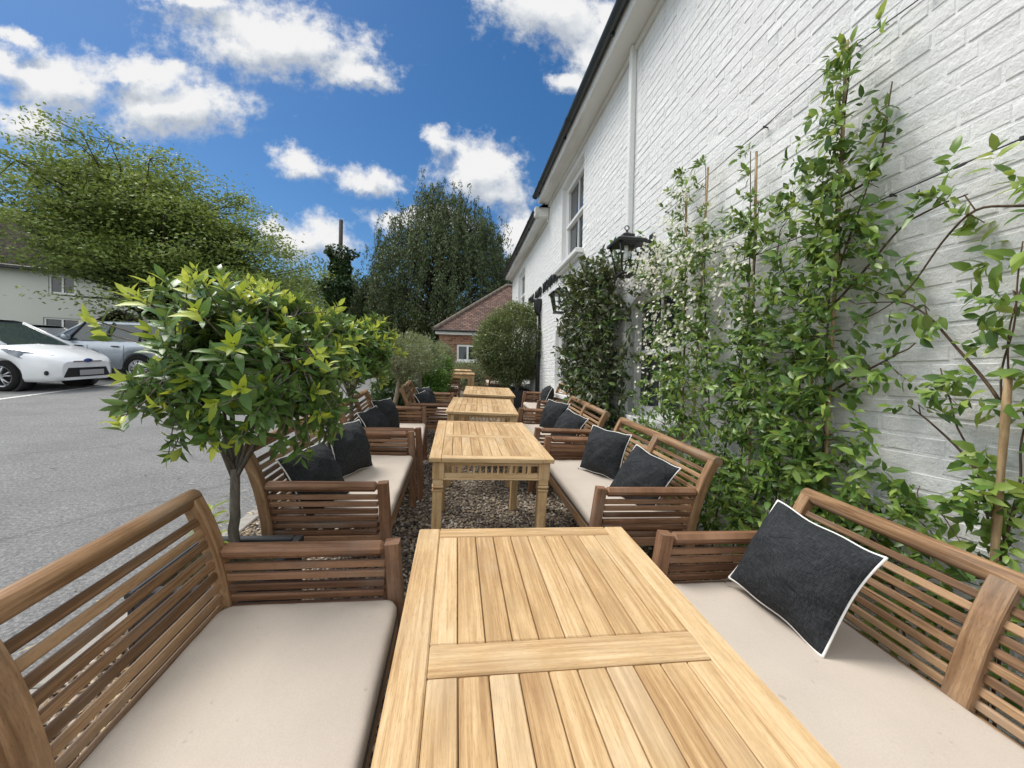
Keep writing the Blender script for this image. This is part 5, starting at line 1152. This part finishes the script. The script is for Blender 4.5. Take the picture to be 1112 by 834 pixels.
# ------------------------------------------------------------------ big trees
def branchy(name, lab, loc, trunk, limbs, bark_m, lm, leaves, group=None, cat='tree', tmpl=LEAF4):
    o = thing(name, lab, cat, loc, None, group); m = MB()
    for path, rad in trunk + limbs: m.tube(path, rad, 7, cap=False)
    m.build('trunk', bark_m, o); P, D, N, L, Wd = leaves; leaf_mesh('crown', P, D, N, L, Wd, lm, o, .12, tmpl); return o
def fresh_tree():
    rng = np.random.default_rng(31); base = np.array((-11.0, 16., gz(-11, 16))); c = np.array((.0, 0, 4.3)); cl = []; limbs = []
    trunk = [([(0, 0, -.2), (.05, 0, .9), (.0, .1, 1.9)], [.42, .33, .30])]; hub = np.array((0, .1, 1.8))
    for k in range(40):
        az = rng.uniform(0, 6.283); el = rng.uniform(.15, 1.35); el = max(el, .62) if math.cos(az) < -.1 else el; d = np.array((math.cos(az) * math.cos(el), .75 * math.sin(az) * math.cos(el), math.sin(el)))
        d[0] -= .22
        R_ = np.array((5.6, 4.2, 6.0)); e = hub + d * R_ * rng.uniform(.8, 1.0); mid = hub + d * R_ * .45 + np.array((0, 0, .4)) + rng.normal(0, .25, 3)
        limbs.append(([hub, (hub + mid) / 2 + rng.normal(0, .1, 3), mid, e], [.13, .10, .07, .02]))
        cl.append(e); cl.append(e + rng.normal(0, .25, 3))
        for j in range(13):
            t = rng.uniform(.35, 1.0); p = (hub + (mid - hub) * t / .5) if t < .5 else (mid + (e - mid) * (t - .5) * 2)
            q = p + rng.normal(0, 1, 3) * np.array((.95, .8, .45)) + np.array((0, 0, .25)); limbs.append(([p, (p + q) / 2 + rng.normal(0, .07, 3), q], [.03, .02, .008])); cl.append(q)
            for s_ in range(3):
                q2 = q + rng.normal(0, 1, 3) * np.array((.55, .5, .2)); limbs.append(([q, q2], [.012, .005])); cl.append(q2)
    for k in range(250):                              # lower skirt, hanging in flat sprays
        az = rng.uniform(0, 6.283); r = rng.uniform(.35, 1.0); q = np.array((math.cos(az) * 5.4 * r - .5, math.sin(az) * 4 * r, 2.0 + rng.uniform(0, 2.2) * (1.1 - .3 * r))); cl.append(q)
        if k % 5 == 0: limbs.append(([hub, (hub + q) / 2 + np.array((0, 0, .4)), q], [.06, .04, .01]))
    for k in range(170):
        t = rng.uniform(0, 6.283); r = rng.uniform(.55, 1.0); q = np.array((2.3 + 3.2 * r * math.cos(t), 3.2 * rng.uniform(-1, 1), 3.4 + 2.5 * r * math.sin(t))); cl = list(cl) + [q]
        if k % 4 == 0: limbs.append(([hub, (hub + q) / 2 + np.array((0, 0, .5)), q], [.06, .035, .01]))
    lowz = lambda x: 2.9 + max(0., -1.6 - x) * 1.25 if x < 0 else 1.6
    limbs = [l for l in limbs if l[0][-1][2] > lowz(l[0][-1][0]) - .15]; cl = np.array([q for q in cl if q[2] > lowz(q[0])]); n = 62; sz = rng.uniform(.6, 1.35, len(cl))[:, None, None]; P = cl[:, None] + np.clip(rng.normal(0, 1, (len(cl), n, 3)), -1.8, 1.8) * np.array((.33, .31, .10)) * sz; P = P.reshape(-1, 3)
    D = rand_dir(len(P)); D[:, 2] = D[:, 2] * .4 - .15; N = np.tile((0, -.25, 1.), (len(P), 1)) + rng.normal(0, .45, P.shape)
    branchy('broadleaf_tree', 'broad spreading tree with fresh green layered leaves in front of the white house', tuple(base), trunk, limbs, 'bark_dark', 'tree_green', (P, D, N, .115 * rng.uniform(.7, 1.3, len(P)), .072))
fresh_tree()
def weeping_tree():
    rng = np.random.default_rng(32); base = np.array((-.8, 23., gz(-.8, 23))); trunk = [([(0, 0, -.2), (.1, 0, 3), (0, 0, 6)], [.45, .36, .25])]; limbs = []; P, D = [], []
    for k in range(420):
        az = rng.uniform(0, 6.283); r = rng.uniform(0, 1) ** .5; x, y = 4.55 * r * math.cos(az), 3.8 * r * math.sin(az)
        topz = 11.2 * math.sqrt(max(0, 1 - .83 * r * r)) * rng.uniform(.78, 1.0); s0 = np.array((x, y, topz)); hub = np.array((0, 0, rng.uniform(3, 6.0)))
        if k % 3 == 0: limbs.append(([hub, (hub + s0) / 2 + np.array((0, 0, .8)), s0], [.09, .05, .012]))
        for j in range(4):
            q = s0 + rng.normal(0, .35, 3); ln = rng.uniform(.7, 2.0) if topz > 6.5 else rng.uniform(1.2, 3.8); out = np.array((x, y, 0)) / 4.6 * rng.uniform(.1, .55); n = int(ln * 15); pts = []
            for i in range(n):
                t = i / n; p = q + out * ln * (t - .35 * t * t) + np.array((0, 0, .12 * math.sin(3 * t) - ln * t ** 1.35)) + rng.normal(0, .045, 3)
                if p[2] < 1.3: break
                P.append(p); D.append((rng.normal(0, .5), rng.normal(0, .5), -.9)); pts.append(p)
            if len(pts) > 5 and j < 2: limbs.append((pts[::5], [.008] * len(pts[::5])))
    P, D = np.array(P), np.array(D); P = np.repeat(P, 2, 0) + rng.normal(0, .06, (2 * len(P), 3)); D = np.repeat(D, 2, 0) + rng.normal(0, .3, (len(P), 3))
    N = norm_rows(P * np.array((1, 1, .3))) + rng.normal(0, .5, P.shape)
    branchy('weeping_tree', 'tall dark weeping tree with trailing strands behind the brick outbuilding', tuple(base), trunk, limbs, 'bark_dark', 'tree_weep', (P, D, N, .15 * rng.uniform(.7, 1.3, len(P)), .062))
weeping_tree()
def ivy_pole():
    rng = np.random.default_rng(33); x, y = -6.3, 22.; o = thing('utility_pole', 'weathered bare pole top rising out of dark ivy', 'pole', on(x, y)); m = MB()
    m.tube([(0, 0, -.3), (.0, 0, 4), (.03, 0, 8.25 + ZC - gz(x, y))], [.13, .12, .10], 10); m.build('shaft', 'bark_dark', o)
    n = 9000; z = rng.uniform(0, 1, n); h = z * 6.6; r = (.95 - .45 * z + .18 * np.sin(h * 3.1) + .12 * np.sin(h * 7.)) * (rng.uniform(.35, 1, n)) ** .5; a = rng.uniform(0, 6.283, n); r *= 1 + .18 * np.sin(3 * a + h)
    P = np.stack([r * np.cos(a), r * np.sin(a), h + .2], 1); Dv = np.stack([np.cos(a), np.sin(a), -.3 + 0 * a], 1) + rng.normal(0, .5, (n, 3)); N = np.stack([np.cos(a), np.sin(a), .5 + 0 * a], 1) + rng.normal(0, .4, (n, 3))
    iv = thing('ivy_column', 'dark ivy smothering the lower part of the pole, like a narrow conifer', 'ivy', on(x, y)); m = MB()
    for k in range(8): m.tube([(.2 * math.cos(k), .2 * math.sin(k), 0), (.22 * math.cos(k + 1), .22 * math.sin(k + 1), 3), (.2 * math.cos(k + 2), .2 * math.sin(k + 2), 6)], .03, 5)
    m.build('stem', 'bark_dark', iv); leaf_mesh('foliage', P, Dv, N, .17, .13, 'ivy', iv, .15, LEAF4)
ivy_pole()
def bush_tree(x, y, w_, h, seed, lab, lm='far_green', n=7000, L=.22, d=None):
    rng = np.random.default_rng(seed); o = thing('background_tree', lab, 'tree', on(x, y), None, 'trees beyond the car park'); m = MB(); m.tube([(0, 0, -.3), (.1, 0, h * .4), (0, 0, h * .75)], [.3, .22, .08], 7)
    nc = 70; c = norm_rows(rng.normal(size=(nc, 3))) * rng.uniform(.45, .95, (nc, 1)) * np.array((w_ / 2, (d or w_) / 2, h * .42)) + np.array((0, 0, h * .56))
    for q in c[::3]: m.tube([(0, 0, h * .3), q * .6 + np.array((0, 0, h * .15)), q], [.07, .04, .01], 5, cap=False)
    m.build('trunk', 'bark_dark', o); s_ = rng.uniform(.6, 1.3, (nc, 1, 1)) * w_ * .13; P = (c[:, None] + norm_rows(rng.normal(size=(nc * (n // nc), 3))).reshape(nc, -1, 3) * s_ * rng.uniform(.5, 1, (nc, n // nc, 1)) * np.array((1.2, 1.2, .8))).reshape(-1, 3)
    leaf_mesh('crown', P, rand_dir(len(P)), norm_rows(P - np.repeat(c, n // nc, 0)) + np.array((0, 0, .4)), L * rng.uniform(.7, 1.3, len(P)), L * .6, lm, o, .1, LEAF4)
BT = [(-13, 30, 8, 8.0, 'darker tree behind the right flank of the broad green tree'), (-9.5, 33, 9, 9.4, 'rounded tree showing between the broad green tree and the ivy pole'), (-5.2, 31, 7, 7.4, 'paler bushy tree between the ivy pole and the weeping tree'), (-14, 40, 10, 9, 'far tree rising behind the broad green tree'),
      (-3.2, 27.5, 5.0, 4.2, 'low tree in the shade at the foot of the weeping tree'), (4.5, 26, 6, 7.5, 'tree behind the outbuilding roof'), (-8, 26.5, 4.5, 4.2, 'low bushy tree left of the ivy-clad pole'), (-26, 36, 11, 10, 'far tree beyond the white house roof'), (2, 30, 7, 6.5, 'shaded tree behind the weeping tree trunk')]
for i, (x, y, a, b, lab) in enumerate(BT): bush_tree(x, y, a, b, 60 + i, lab, 'far_green' if i not in (4, 8) else 'tree_weep')
# far wood beyond everything, one mass
rng = np.random.default_rng(90); n = 26000; az = rng.uniform(-1.5, 1.45, n); r = 62 + rng.uniform(0, 16, n); hgt = (6.0 + 2.2 * np.sin(az * 9) + 1.5 * np.sin(az * 23 + 1)); zz = rng.uniform(0, 1, n) ** .7 * hgt
P = np.stack([r * np.sin(az), r * np.cos(az), zz], 1); P[:, 2] += np.array([gz(a, b) for a, b in zip(P[:, 0], P[:, 1])]) - .5
o = leaf_mesh('far_wood', P, rand_dir(n), rand_dir(n) + np.array((0, -.6, .5)), 1.5, 1.1, 'far_green', None, .1, LEAF4); tag(o, 'distant wood closing the view behind the houses', 'wood', kind='stuff')
